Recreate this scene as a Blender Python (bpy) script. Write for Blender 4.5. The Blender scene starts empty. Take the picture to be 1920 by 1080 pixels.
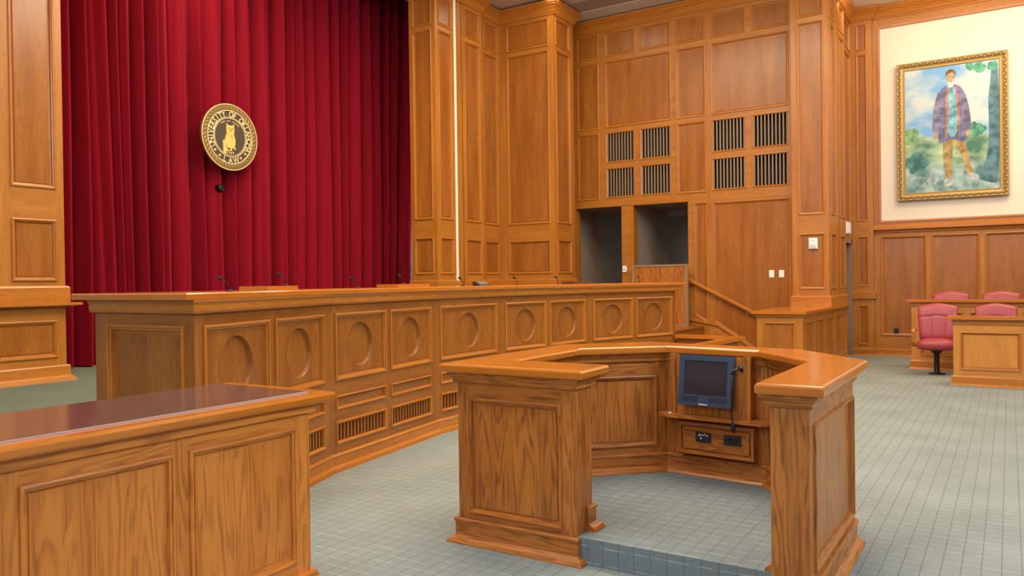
import bpy, bmesh, math, random
from mathutils import Vector, Matrix
random.seed(7)
SC = bpy.context.scene
COL = SC.collection
V = Vector
UP = V((0, 0, 1))

# ------------------------------------------------------------------ materials
def new_mat(name):
    m = bpy.data.materials.new(name); m.use_nodes = True
    nt = m.node_tree
    b = nt.nodes['Principled BSDF']
    return m, nt, b

def N(nt, t, **kw):
    n = nt.nodes.new(t)
    for k, v in kw.items():
        setattr(n, k, v)
    return n

def math_n(nt, op, a, b=None, c=None):
    n = N(nt, 'ShaderNodeMath', operation=op)
    for i, x in enumerate((a, b, c)):
        if x is None: continue
        if isinstance(x, (int, float)): n.inputs[i].default_value = x
        else: nt.links.new(x, n.inputs[i])
    return n.outputs[0]

def mixc(nt, fac, a, b, mode='MIX'):
    n = N(nt, 'ShaderNodeMix', data_type='RGBA', blend_type=mode)
    if isinstance(fac, (int, float)): n.inputs[0].default_value = fac
    else: nt.links.new(fac, n.inputs[0])
    for i, x in ((6, a), (7, b)):
        if isinstance(x, tuple): n.inputs[i].default_value = (*x[:3], 1)
        else: nt.links.new(x, n.inputs[i])
    return n.outputs[2]

def ramp(nt, fac, stops):
    r = N(nt, 'ShaderNodeValToRGB')
    el = r.color_ramp.elements
    while len(el) < len(stops): el.new(0.5)
    for e, (p, c) in zip(el, stops):
        e.position = p
        e.color = (*c, 1) if isinstance(c, tuple) else (c, c, c, 1)
    nt.links.new(fac, r.inputs[0])
    return r.outputs[0]

def simple(name, col, rough=0.5, metal=0.0, spec=0.5, emit=None, coat=0.0):
    m, nt, b = new_mat(name)
    b.inputs['Base Color'].default_value = (*col, 1)
    b.inputs['Roughness'].default_value = rough
    b.inputs['Metallic'].default_value = metal
    b.inputs['Specular IOR Level'].default_value = spec
    b.inputs['Coat Weight'].default_value = coat
    if emit:
        b.inputs['Emission Color'].default_value = (*emit[0], 1)
        b.inputs['Emission Strength'].default_value = emit[1]
    return m

def wood(name, light, mid, dark, figure=0.5, pores=0.4, rough=0.38, cath=1.0, coat=0.0):
    """oak with a grain running along V of the UV map (metres)"""
    m, nt, b = new_mat(name)
    uv = N(nt, 'ShaderNodeUVMap'); uv.uv_map = 'UVMap'
    def mapped(sx, sy):
        mp = N(nt, 'ShaderNodeMapping'); mp.inputs['Scale'].default_value = (sx, sy, 1)
        nt.links.new(uv.outputs[0], mp.inputs[0]); return mp.outputs[0]
    def noise(vec, scale, detail=2.0, rough_=0.5):
        n = N(nt, 'ShaderNodeTexNoise'); n.inputs['Scale'].default_value = scale
        n.inputs['Detail'].default_value = detail; n.inputs['Roughness'].default_value = rough_
        nt.links.new(vec, n.inputs['Vector']); return n.outputs['Fac']
    big = noise(mapped(6.5, 0.75), 1.0, 2.2, 0.5)          # cathedral field
    rings = math_n(nt, 'FRACT', math_n(nt, 'MULTIPLY', big, 19.0 * cath))
    ringv = ramp(nt, rings, [(0.0, 1.0), (0.22, 0.75), (0.50, 0.0), (0.85, 0.05), (1.0, 1.0)])
    soft = noise(mapped(7.0, 0.7), 1.0, 3.0)
    fine = noise(mapped(75.0, 3.2), 1.0, 3.0, 0.65)
    pore = ramp(nt, noise(mapped(210.0, 5.5), 1.0, 2.0, 0.6), [(0.52, 0.0), (0.68, 1.0)])
    base = mixc(nt, ramp(nt, soft, [(0.3, 0.0), (0.72, 1.0)]), mid, light)
    fig = math_n(nt, 'MULTIPLY', math_n(nt, 'MULTIPLY', ringv, ramp(nt, fine, [(0.36, 0.08), (0.60, 1.0)])), figure)
    c1 = mixc(nt, fig, base, dark)
    c2 = mixc(nt, math_n(nt, 'MULTIPLY', pore, pores * 0.55), c1, dark)
    nt.links.new(c2, b.inputs['Base Color'])
    b.inputs['Roughness'].default_value = rough
    b.inputs['Specular IOR Level'].default_value = 0.4
    b.inputs['Coat Weight'].default_value = coat
    b.inputs['Coat Roughness'].default_value = 0.12
    bp = N(nt, 'ShaderNodeBump'); bp.inputs['Strength'].default_value = 0.06; bp.inputs['Distance'].default_value = 0.01
    nt.links.new(fine, bp.inputs['Height']); nt.links.new(bp.outputs[0], b.inputs['Normal'])
    return m

M = {}
M['wall'] = wood('oak_wall', (0.52, 0.196, 0.027), (0.385, 0.130, 0.0150), (0.17, 0.045, 0.0055), 0.28, 0.35, 0.34, 0.9)
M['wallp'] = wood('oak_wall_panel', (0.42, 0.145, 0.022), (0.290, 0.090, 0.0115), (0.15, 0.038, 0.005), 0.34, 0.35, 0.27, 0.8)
M['bench'] = wood('oak_bench', (0.385, 0.134, 0.0180), (0.275, 0.085, 0.0105), (0.135, 0.034, 0.0045), 0.45, 0.5, 0.34, 1.0)
M['pod'] = wood('oak_podium', (0.54, 0.190, 0.033), (0.39, 0.122, 0.020), (0.14, 0.037, 0.007), 0.80, 0.6, 0.33, 0.75)
M['desk'] = wood('oak_desk', (0.74, 0.255, 0.042), (0.57, 0.178, 0.026), (0.24, 0.060, 0.009), 0.62, 0.5, 0.33, 0.75)
M['jury'] = wood('oak_jury', (0.66, 0.27, 0.046), (0.52, 0.195, 0.030), (0.30, 0.09, 0.014), 0.30, 0.35, 0.33, 1.0)
M['top'] = wood('oak_counter', (0.56, 0.175, 0.018), (0.46, 0.135, 0.0125), (0.29, 0.075, 0.008), 0.3, 0.35, 0.2, 0.6, coat=0.5)
M['mold'] = wood('oak_molding', (0.54, 0.192, 0.026), (0.42, 0.138, 0.0165), (0.22, 0.060, 0.008), 0.3, 0.45, 0.26, 0.8)
M['slat'] = wood('weathered_slats', (0.34, 0.22, 0.12), (0.27, 0.17, 0.09), (0.16, 0.09, 0.045), 0.2, 0.3, 0.5, 0.6)
M['dark'] = simple('dark_void', (0.012, 0.010, 0.009), 0.9)
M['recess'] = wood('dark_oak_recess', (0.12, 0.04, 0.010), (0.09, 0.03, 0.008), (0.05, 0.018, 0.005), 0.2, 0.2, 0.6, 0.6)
M['plaster'] = simple('cream_plaster', (0.80, 0.70, 0.55), 0.85)
M['ceil'] = simple('ceiling_paint', (0.62, 0.53, 0.45), 0.9)
M['ceilgrey'] = simple('grey_soffit_paint', (0.36, 0.35, 0.34), 0.9)
M['ceilpale'] = simple('pale_soffit_paint', (0.66, 0.68, 0.66), 0.9)
M['greywall'] = simple('grey_wall_paint', (0.62, 0.62, 0.64), 0.85)
M['corr'] = simple('corridor_paint', (0.40, 0.29, 0.21), 0.9)
M['white'] = simple('white_plastic', (0.82, 0.82, 0.78), 0.4)
M['cream'] = simple('cream_trim_paint', (0.90, 0.86, 0.72), 0.5)
M['black'] = simple('black_plastic', (0.018, 0.018, 0.022), 0.45)
M['blackm'] = simple('black_metal', (0.015, 0.015, 0.017), 0.35, 0.3)
M['foam'] = simple('black_foam', (0.012, 0.012, 0.013), 0.95)
M['silver'] = simple('silver', (0.62, 0.62, 0.60), 0.35, 0.7)
M['brass'] = simple('brass', (0.60, 0.40, 0.14), 0.3, 0.9)
M['gold'] = simple('gold_paint', (0.78, 0.52, 0.16), 0.38, 0.35)
M['bronze'] = simple('bronze_leaf', (0.44, 0.28, 0.085), 0.42, 0.35)
M['goldl'] = simple('pale_gold', (0.85, 0.66, 0.32), 0.4, 0.2)
M['golddk'] = simple('dark_gilt', (0.22, 0.13, 0.035), 0.45, 0.3)
M['sealdk'] = simple('seal_brown', (0.088, 0.060, 0.042), 0.6, 0, 0.25)
M['owl'] = simple('owl_gold', (0.86, 0.55, 0.13), 0.45, 0.15)
M['bluedk'] = simple('monitor_shell', (0.030, 0.048, 0.085), 0.4)
M['screen'] = simple('monitor_glass', (0.035, 0.028, 0.035), 0.12, 0, 0.6)
M['paper'] = simple('white_paper', (0.85, 0.85, 0.83), 0.8)
M['steel'] = simple('door_frame_paint', (0.28, 0.18, 0.12), 0.5)
M['lamp'] = simple('lamp_diffuser', (1, 1, 1), 0.5, emit=((1.0, 0.90, 0.72), 6.0))
M['leather'] = simple('red_leather', (0.36, 0.045, 0.055), 0.40, 0, 0.5)
M['gilt'] = simple('gilt_frame', (0.42, 0.27, 0.085), 0.45, 0.25)
# glass sheet on the desk: dark polished sheet
M['glass'] = simple('smoked_desk_sheet', (0.135, 0.062, 0.050), 0.12, 0, 0.9)
M['glassedge'] = simple('glass_edge', (0.42, 0.36, 0.36), 0.3)

def velvet():
    m, nt, b = new_mat('red_velvet')
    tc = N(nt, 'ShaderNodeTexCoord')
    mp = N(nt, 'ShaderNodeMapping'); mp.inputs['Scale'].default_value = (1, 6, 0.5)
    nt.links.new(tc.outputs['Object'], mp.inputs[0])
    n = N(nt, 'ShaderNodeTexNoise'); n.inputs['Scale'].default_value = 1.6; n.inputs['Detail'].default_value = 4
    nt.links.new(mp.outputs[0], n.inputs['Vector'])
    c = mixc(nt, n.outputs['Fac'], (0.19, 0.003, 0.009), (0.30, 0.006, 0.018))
    nt.links.new(c, b.inputs['Base Color'])
    b.inputs['Roughness'].default_value = 0.85
    b.inputs['Specular IOR Level'].default_value = 0.1
    b.inputs['Sheen Weight'].default_value = 0.25
    b.inputs['Sheen Roughness'].default_value = 0.35
    b.inputs['Sheen Tint'].default_value = (1.0, 0.25, 0.3, 1)
    return m
M['velvet'] = velvet()

def carpet(name, c0, c1, grid=0.085, linestr=1.0):
    m, nt, b = new_mat(name)
    g = N(nt, 'ShaderNodeNewGeometry')
    s = N(nt, 'ShaderNodeSeparateXYZ'); nt.links.new(g.outputs['Position'], s.inputs[0])
    def lines(axis, off, w):
        f = math_n(nt, 'FRACT', math_n(nt, 'DIVIDE', math_n(nt, 'ADD', s.outputs[axis], 100 * grid + off), grid))
        d = math_n(nt, 'ABSOLUTE', math_n(nt, 'SUBTRACT', f, 0.5))
        return ramp(nt, d, [(0.0, 1.0), (w, 0.75), (w * 1.9, 0.0)])
    dkl = lines(0, 0.0, 0.024)
    ltl = math_n(nt, 'MAXIMUM', lines(1, 0.015, 0.03), lines(2, 0.028, 0.03))
    n1 = N(nt, 'ShaderNodeTexNoise'); n1.inputs['Scale'].default_value = 140; n1.inputs['Detail'].default_value = 3
    n2 = N(nt, 'ShaderNodeTexNoise'); n2.inputs['Scale'].default_value = 1.6; n2.inputs['Detail'].default_value = 5
    n3 = N(nt, 'ShaderNodeTexNoise'); n3.inputs['Scale'].default_value = 14; n3.inputs['Detail'].default_value = 3
    for n in (n1, n2, n3): nt.links.new(g.outputs['Position'], n.inputs['Vector'])
    f = math_n(nt, 'ADD', math_n(nt, 'MULTIPLY', n2.outputs['Fac'], 0.55), math_n(nt, 'MULTIPLY', n1.outputs['Fac'], 0.45))
    base = mixc(nt, ramp(nt, f, [(0.3, 0.0), (0.7, 1.0)]), c0, c1)
    lk = ramp(nt, n3.outputs['Fac'], [(0.42, 0.15), (0.6, 1.0)])
    l1 = mixc(nt, math_n(nt, 'MULTIPLY', math_n(nt, 'MULTIPLY', ltl, lk), 0.42 * linestr), base, (0.58, 0.60, 0.55))
    l2 = mixc(nt, math_n(nt, 'MULTIPLY', dkl, 0.60 * linestr), l1, (0.10, 0.105, 0.09))
    nt.links.new(l2, b.inputs['Base Color'])
    b.inputs['Roughness'].default_value = 0.95
    b.inputs['Specular IOR Level'].default_value = 0.1
    bp = N(nt, 'ShaderNodeBump'); bp.inputs['Strength'].default_value = 0.25; bp.inputs['Distance'].default_value = 0.004
    nt.links.new(n1.outputs['Fac'], bp.inputs['Height']); nt.links.new(bp.outputs[0], b.inputs['Normal'])
    return m
M['carpet'] = carpet('sage_grid_carpet', (0.190, 0.208, 0.190), (0.285, 0.304, 0.280))
M['carpet_shaded'] = carpet('shaded_step_carpet', (0.135, 0.162, 0.172), (0.215, 0.248, 0.252))  # podium step: cool light and riser shade put into the carpet colour
M['carpet2'] = carpet('sage_plain_carpet', (0.125, 0.145, 0.105), (0.18, 0.20, 0.15), linestr=0.12)

# ------------------------------------------------------------------ mesh builder
class MB:
    def __init__(s):
        s.v = []; s.f = []; s.g = []; s.o = []; s.sm = []
    def face(s, pts, grain=None, board=0, smooth=False):
        i = len(s.v); s.v += [V(p) for p in pts]
        s.f.append(list(range(i, i + len(pts)))); s.g.append(grain); s.o.append(board); s.sm.append(smooth)
    def box(s, x0, x1, y0, y1, z0, z1, grain=(0, 0, 1), board=None):
        fr = Fr((0, 0), (1, 0), (0, -1))
        s.fbox(fr, x0, x1, z0, z1, -y1, -y0, grain, board)
    def fbox(s, fr, u0, u1, z0, z1, d0, d1, grain=(0, 0, 1), board=None):
        if board is None: board = random.random() * 50
        P = fr.P
        a = [P(u0, z0, d0), P(u1, z0, d0), P(u1, z0, d1), P(u0, z0, d1)]
        b = [P(u0, z1, d0), P(u1, z1, d0), P(u1, z1, d1), P(u0, z1, d1)]
        for q in ((a[3], a[2], b[2], b[3]), (a[1], a[0], b[0], b[1]), (a[0], a[3], b[3], b[0]), (a[2], a[1], b[1], b[2]),
                  (b[3], b[2], b[1], b[0]), (a[0], a[1], a[2], a[3])):
            s.face(q, grain, board)
    def prism(s, pts, z0, z1, top=True, bottom=True, sides=True, grain=(0, 1, 0)):
        bd = random.random() * 50
        n = len(pts)
        if sides:
            for i in range(n):
                p, q = pts[i], pts[(i + 1) % n]
                s.face([(p[0], p[1], z0), (q[0], q[1], z0), (q[0], q[1], z1), (p[0], p[1], z1)],
                       (q[0] - p[0], q[1] - p[1], 0), bd + i)
        if top: s.face([(p[0], p[1], z1) for p in pts], grain, bd)
        if bottom: s.face([(p[0], p[1], z0) for p in pts][::-1], grain, bd)
    def sweep(s, path, prof, closed=False, caps=True):
        """profile (out, z) swept along a plan path; outwards is the right-hand side of the path"""
        n = len(path); P = [V((p[0], p[1])) for p in path]
        def nrm(a, b):
            d = (b - a).normalized(); return V((d.y, -d.x))
        rows = []
        for i in range(n):
            if closed or 0 < i < n - 1:
                n1 = nrm(P[i - 1], P[i]); n2 = nrm(P[i], P[(i + 1) % n])
                m = (n1 + n2) / (1 + n1.dot(n2))
            elif i == 0: m = nrm(P[0], P[1])
            else: m = nrm(P[-2], P[-1])
            rows.append([V((P[i].x + m.x * o, P[i].y + m.y * o, z)) for o, z in prof])
        for i in range(n if closed else n - 1):
            a, b = rows[i], rows[(i + 1) % n]
            gd = P[(i + 1) % n] - P[i]; bd = random.random() * 50
            for k in range(len(prof) - 1):
                s.face([a[k], b[k], b[k + 1], a[k + 1]], (gd.x, gd.y, 0), bd + k * 0.07)
        if caps and not closed:
            s.face(rows[0], (0, 0, 1), 3); s.face(rows[-1][::-1], (0, 0, 1), 4)
    def tube(s, pts, r, n=8, smooth=True, r_end=None):
        pts = [V(p) for p in pts]; rings = []
        ref = UP
        for i, p in enumerate(pts):
            d = (pts[min(i + 1, len(pts) - 1)] - pts[max(i - 1, 0)]).normalized()
            rf = ref if abs(d.dot(ref)) < 0.95 else V((1, 0, 0))
            a = d.cross(rf).normalized(); b = d.cross(a)
            rr = r if r_end is None else r + (r_end - r) * i / (len(pts) - 1)
            rings.append([p + (a * math.cos(t) + b * math.sin(t)) * rr for t in [2 * math.pi * k / n for k in range(n)]])
        for A, B in zip(rings, rings[1:]):
            for k in range(n):
                s.face([A[k], A[(k + 1) % n], B[(k + 1) % n], B[k]], None, 0, smooth)
        s.face(rings[0][::-1]); s.face(rings[-1])
    def lathe(s, c, axis, prof, n=24, smooth=True, cap=True):
        """profile (radius, height along axis)"""
        axis = V(axis).normalized(); a = axis.orthogonal().normalized(); b = axis.cross(a); c = V(c)
        rings = [[c + axis * h + (a * math.cos(2 * math.pi * k / n) + b * math.sin(2 * math.pi * k / n)) * r for k in range(n)] for r, h in prof]
        for A, B in zip(rings, rings[1:]):
            for k in range(n):
                s.face([A[k], A[(k + 1) % n], B[(k + 1) % n], B[k]], None, 0, smooth)
        if cap: s.face(rings[0][::-1]); s.face(rings[-1])
    def ellipsoid(s, c, rx, ry, rz, rot=None, n=12, m=8):
        c = V(c); rot = rot or Matrix.Identity(3)
        R = []
        for i in range(m + 1):
            t = math.pi * i / m
            R.append([c + rot @ V((rx * math.sin(t) * math.cos(2 * math.pi * k / n), ry * math.sin(t) * math.sin(2 * math.pi * k / n), rz * math.cos(t))) for k in range(n)])
        for A, B in zip(R, R[1:]):
            for k in range(n):
                s.face([A[k], A[(k + 1) % n], B[(k + 1) % n], B[k]], None, 0, True)
    def build(s, name, mat, parent=None, origin=None, merge=True):
        me = bpy.data.meshes.new(name)
        base = V((0, 0, 0))
        if parent is not None: base = world_loc(parent)
        if origin is not None: base = V(origin)
        bm = bmesh.new(); uvl = bm.loops.layers.uv.new('UVMap')
        for pts, g, o, sm in zip(s.f, s.g, s.o, s.sm):
            vs = [bm.verts.new(s.v[i] - base) for i in pts]
            try: f = bm.faces.new(vs)
            except ValueError: continue
            f.smooth = sm
            f.normal_update(); n = f.normal
            if g is None: continue
            G = V(g); G = G - n * G.dot(n)
            if G.length < 1e-4: G = n.orthogonal()
            G.normalize(); U = n.cross(G)
            ou, ov = (o * 12.9898) % 7.0, (o * 78.233) % 11.0
            for l, i in zip(f.loops, pts):
                p = s.v[i]; l[uvl].uv = (p.dot(U) + ou, p.dot(G) + ov)
        if merge: bmesh.ops.remove_doubles(bm, verts=bm.verts, dist=1e-5)
        big = [f for f in bm.faces if len(f.verts) > 4]
        if big: bmesh.ops.triangulate(bm, faces=big)
        bmesh.ops.recalc_face_normals(bm, faces=bm.faces)
        bm.to_mesh(me); bm.free()
        me.materials.append(M[mat] if isinstance(mat, str) else mat)
        o = bpy.data.objects.new(name, me); COL.objects.link(o)
        if parent is not None: o.parent = parent
        elif origin is not None: o.location = base
        return o

def world_loc(o):
    p = V(o.location)
    while o.parent: o = o.parent; p += V(o.location)
    return p

class Fr:
    """upright face: origin in plan, unit direction u along it, n out of it"""
    def __init__(s, o, u, n):
        s.o = V((o[0], o[1], 0)); s.u = V((u[0], u[1], 0)).normalized(); s.n = V((n[0], n[1], 0)).normalized()
    def P(s, u, z, d=0.0): return s.o + s.u * u + s.n * d + UP * z
    def shift(s, d): 
        q = s.o + s.n * d; return Fr((q.x, q.y), (s.u.x, s.u.y), (s.n.x, s.n.y))

def seg(A, B, inside_right=True):
    A = V((A[0], A[1])); B = V((B[0], B[1])); d = (B - A).normalized()
    n = V((d.y, -d.x)) if inside_right else V((-d.y, d.x))
    return Fr(A, d, n), (B - A).length
FY = lambda y: Fr((0, y), (1, 0), (0, -1))       # faces the hall, u = x
FX = lambda x: Fr((x, 0), (0, 1), (1, 0))        # faces +x, u = y

def thing(name, label, cat, loc, group=None):
    o = bpy.data.objects.new(name, None); COL.objects.link(o)
    o.location = loc; o.empty_display_size = 0.1
    return tag(o, label, cat, group)
def tag(o, label, cat, group=None):
    o['label'] = label; o['category'] = cat
    if group: o['group'] = group
    return o
def struct(o, label=None):
    o['kind'] = 'structure'
    if label: o['label'] = label
    return o
def holder(name, loc=(0, 0, 0)):
    o = bpy.data.objects.new(name, None); COL.objects.link(o); o.location = loc
    return struct(o)

# ------------------------------------------------------------------ joinery
def offset_poly(pts, d):
    """inset a closed (u, z) polygon by d (counter-clockwise)"""
    n = len(pts); P = [V(p) for p in pts]; out = []
    area = sum(P[i].x * P[(i + 1) % n].y - P[(i + 1) % n].x * P[i].y for i in range(n))
    sg = 1 if area > 0 else -1
    for i in range(n):
        e1 = (P[i] - P[i - 1]).normalized(); e2 = (P[(i + 1) % n] - P[i]).normalized()
        n1 = V((-e1.y, e1.x)) * sg; n2 = V((-e2.y, e2.x)) * sg
        m = (n1 + n2) / (1 + n1.dot(n2))
        out.append(P[i] + m * d)
    return out

def rect(u0, u1, z0, z1): return [(u0, z0), (u1, z0), (u1, z1), (u0, z1)]

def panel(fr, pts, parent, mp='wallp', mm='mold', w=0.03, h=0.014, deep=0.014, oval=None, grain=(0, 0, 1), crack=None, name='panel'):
    prof = [(-0.34, 0.0), (-0.30, -0.35), (-0.22, -0.35), (-0.18, 0.70), (0.02, 0.88), (0.20, 0.82), (0.27, 0.25), (0.50, 0.10), (0.62, -1.10), (0.90, -1.25), (1.0, -deep / h)]
    rings = [(offset_poly(pts, a * w), d * h) for a, d in prof]
    mo = MB()
    for (A, da), (B, db) in zip(rings, rings[1:]):
        n = len(pts)
        for i in range(n):
            j = (i + 1) % n
            p, q = fr.P(*A[i], da), fr.P(*A[j], da)
            mo.face([p, q, fr.P(*B[j], db), fr.P(*B[i], db)], q - p, i * 1.7 + rings.index((A, da)) * 0.05 + pts[0][0])
    pa = MB(); bd = random.random() * 50
    inner = offset_poly(pts, w * 0.97); dd = -deep + 0.0005
    if oval is None:
        pa.face([fr.P(*p, dd) for p in inner], grain, bd)
    else:
        cu, cz, r = oval; nn = 48
        us = [p.x for p in inner]; zs = [p.y for p in inner]
        u0, u1, z0, z1 = min(us), max(us), min(zs), max(zs)
        angs = sorted(set([2 * math.pi * k / nn for k in range(nn)] + [math.atan2(z - cz, u - cu) % (2 * math.pi) for u in (u0, u1) for z in (z0, z1)]))
        def edge(t):
            c, s_ = math.cos(t), math.sin(t)
            k = min([(u1 - cu) / c if c > 1e-9 else 1e9, (u0 - cu) / c if c < -1e-9 else 1e9,
                     (z1 - cz) / s_ if s_ > 1e-9 else 1e9, (z0 - cz) / s_ if s_ < -1e-9 else 1e9])
            return (cu + c * k, cz + s_ * k)
        k = len(angs)
        ring = lambda rr: [(cu + rr * math.cos(t), cz + rr * math.sin(t)) for t in angs]
        E_, C_ = [edge(t) for t in angs], ring(r)
        for i in range(k):
            j = (i + 1) % k
            pa.face([fr.P(*E_[i], dd), fr.P(*E_[j], dd), fr.P(*C_[j], dd), fr.P(*C_[i], dd)], grain, bd)
    if crack:
        (ua, za), (ub, zb) = crack
        pa.face([fr.P(ua, za - 0.003, dd + 0.001), fr.P(ub, zb - 0.003, dd + 0.001), fr.P(ub, zb + 0.003, dd + 0.001), fr.P(ua, za + 0.003, dd + 0.001)], (fr.u.x, fr.u.y, 0), 1)
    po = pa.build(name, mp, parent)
    mo.build('molding', mm, po)
    if oval is not None:
        rm = MB(); steps = [(r + 0.002, dd + 0.001), (r - 0.003, dd - 0.005), (r - 0.008, dd - 0.021), (r - 0.010, dd - 0.026)]
        R = [[(cu + rr * math.cos(2 * math.pi * i / 64), cz + rr * math.sin(2 * math.pi * i / 64)) for i in range(64)] for rr, _ in steps]
        for a in range(len(steps) - 1):
            for i in range(64):
                j = (i + 1) % 64
                rm.face([fr.P(*R[a][i], steps[a][1]), fr.P(*R[a][j], steps[a][1]), fr.P(*R[a + 1][j], steps[a + 1][1]), fr.P(*R[a + 1][i], steps[a + 1][1])], (0, 0, 1), 2, True)
        rm.face([fr.P(*p, steps[-1][1] + 0.0005) for p in R[-1]], grain, random.random() * 50)
        rm.build('round_recess', mp, po)
    return po

def framework(fr, u0, u1, z0, z1, holes, name, mat, parent=None, depth=0.0, mb=None):
    """stiles and rails with openings"""
    mb0 = mb or MB()
    us = sorted(set([u0, u1] + [x for h in holes for x in (h[0], h[1]) if u0 < x < u1]))
    zs = sorted(set([z0, z1] + [x for h in holes for x in (h[2], h[3]) if z0 < x < z1]))
    rb = random.random() * 50
    for i in range(len(us) - 1):
        um = (us[i] + us[i + 1]) / 2
        stile = not any(h[0] < um < h[1] for h in holes)
        for k in range(len(zs) - 1):
            zm = (zs[k] + zs[k + 1]) / 2
            if any(h[0] < um < h[1] and h[2] < zm < h[3] for h in holes): continue
            g = (0, 0, 1) if stile else (fr.u.x, fr.u.y, 0)
            mb0.face([fr.P(us[i], zs[k], depth), fr.P(us[i + 1], zs[k], depth), fr.P(us[i + 1], zs[k + 1], depth), fr.P(us[i], zs[k + 1], depth)], g,
                     rb + (i * 1.3 if stile else k * 2.1 + 31))
    if mb: return None
    return mb0.build(name, mat, parent)

def grille(fr, u0, u1, z0, z1, parent, nbars, mat_bar, mat_back, mat_frame, bw=0.03, deep=0.10, w=0.022, round_=False):
    pts = rect(u0, u1, z0, z1)
    mo = MB()
    rings = [(offset_poly(pts, a * w), d) for a, d in [(-0.3, 0.0), (-0.2, 0.012), (0.3, 0.014), (0.9, 0.004), (1.0, -0.02)]]
    for (A, da), (B, db) in zip(rings, rings[1:]):
        for i in range(4):
            j = (i + 1) % 4
            p, q = fr.P(*A[i], da), fr.P(*A[j], da)
            mo.face([p, q, fr.P(*B[j], db), fr.P(*B[i], db)], q - p, i * 1.7)
    g = MB()
    for k in range(nbars):
        c = u0 + (u1 - u0) * (k + 0.5) / nbars
        g.fbox(fr, c - bw / 2, c + bw / 2, z0, z1, -0.035, -0.008, (0, 0, 1))
    go = g.build('grille', mat_bar, parent)
    mo.build('molding', mat_frame, go)
    b = MB()
    P = fr.P
    b.face([P(u0, z0, -deep), P(u1, z0, -deep), P(u1, z1, -deep), P(u0, z1, -deep)], (0, 0, 1))
    b.face([P(u0, z0, 0), P(u0, z0, -deep), P(u0, z1, -deep), P(u0, z1, 0)], (0, 0, 1))
    b.face([P(u1, z0, 0), P(u1, z0, -deep), P(u1, z1, -deep), P(u1, z1, 0)], (0, 0, 1))
    b.face([P(u0, z0, 0), P(u1, z0, 0), P(u1, z0, -deep), P(u0, z0, -deep)], (0, 0, 1))
    b.face([P(u0, z1, 0), P(u1, z1, 0), P(u1, z1, -deep), P(u0, z1, -deep)], (0, 0, 1))
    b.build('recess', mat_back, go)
    return go

CROWN = [(0, 6.20), (0.022, 6.20), (0.022, 6.225), (0.035, 6.235), (0.05, 6.275), (0.085, 6.325), (0.11, 6.345), (0.11, 6.365), (0.13, 6.375), (0.13, 6.42), (0, 6.42)]

# ================================================================== THE SETTING
mb = MB(); mb.face([(-12, -6, 0), (8, -6, 0), (8, 17, 0), (-12, 17, 0)])
struct(mb.build('floor', 'carpet'))
# raised floor behind the bench
PLAT = 0.46
mb = MB()
mb.prism([(-10.3, 2.2), (-5.0, 2.2), (-5.0, 2.9), (-5.05, 9.9), (-4.75, 10.45), (-4.75, 13.66), (-10.3, 13.66)], 0.0, PLAT)
struct(mb.build('floor_platform', 'carpet2'))

# ceiling with grey steps along the back wall
mb = MB()
mb.box(-8.9, 8, -1.0, 17.2, 6.455, 6.6); mb.box(-10.6, -8.9, -1.0, 17.2, 7.8, 7.9); mb.box(-9.0, -8.9, -1.0, 17.2, 6.455, 7.9)
ceil = struct(mb.build('ceiling', 'ceil'))
mb = MB(); mb.box(-7.3, -2.2, 13.12, 13.66, 6.440, 6.455); mb.build('soffit_step', 'ceilpale', ceil)
mb = MB(); mb.box(-7.3, -2.2, 12.62, 13.12, 6.446, 6.455); mb.build('soffit_step', 'ceilgrey', ceil)
mb = MB(); mb.box(-2.45, 8, 15.2, 15.95, 6.425, 6.455); mb.build('soffit_step', 'plaster', ceil)
mb = MB(); mb.box(-2.45, 8, 14.5, 15.2, 6.440, 6.455); mb.build('soffit_step', 'plaster', ceil)

# stage back wall behind the curtain
mb = MB(); mb.box(-10.5, -10.25, 1.5, 14.5, 0, 7.9); struct(mb.build('wall_left', 'greywall'))
mb = MB(); mb.box(-10.3, -8.42, 12.35, 12.5, 0, 7.9); struct(mb.build('wall_stage', 'greywall'))

# ------------------------------------------------------------ left pilaster
def pil_left():
    X0 = -8.55
    p = MB(); fr = FX(X0)
    holes = [(4.04, 4.47, 2.50, 6.1), (4.04, 4.47, 1.53, 2.16), (3.42, 3.86, 2.50, 6.1), (3.42, 3.86, 1.53, 2.16)]
    framework(fr, 3.0, 4.56, 1.29, 6.46, holes, '', None, mb=p)
    holes2 = [(3.60, 4.46, 0.72, 1.10)]
    framework(fr, 3.0, 4.56, 0.60, 1.27, holes2, '', None, mb=p)
    p.face([(X0, 4.56, PLAT), (X0 - 1.2, 4.56, PLAT), (X0 - 1.2, 4.56, 6.46), (X0, 4.56, 6.46)], (0, 0, 1), 5)
    o = struct(p.build('trim_1', 'wall'))
    for h in holes: panel(fr, rect(*h), o, w=0.045, h=0.02)
    for h in holes2: panel(fr, rect(*h), o, w=0.05, h=0.02)
    b = MB()
    b.sweep([(X0, 3.0), (X0, 4.56), (X0 - 0.6, 4.56)], [(0, 1.29), (0.035, 1.29), (0.035, 1.45), (0.02, 1.47), (0, 1.47)])
    b.build('base_block', 'mold', o)
    b = MB()
    b.sweep([(X0, 3.0), (X0, 4.56), (X0 - 0.6, 4.56)], [(0, 1.245), (0.06, 1.25), (0.10, 1.262), (0.12, 1.265), (0.12, 1.292), (0, 1.292)])
    b.build('ledge', 'mold', o)
    b = MB()
    b.sweep([(X0, 3.0), (X0, 4.56), (X0 - 0.6, 4.56)], [(0, 0.63), (0.02, 0.63), (0.03, 0.615), (0.03, 0.52), (0.06, 0.50), (0.075, 0.46), (0, 0.46)])
    b.build('plinth', 'mold', o)
    return o
pil_left()

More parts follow.
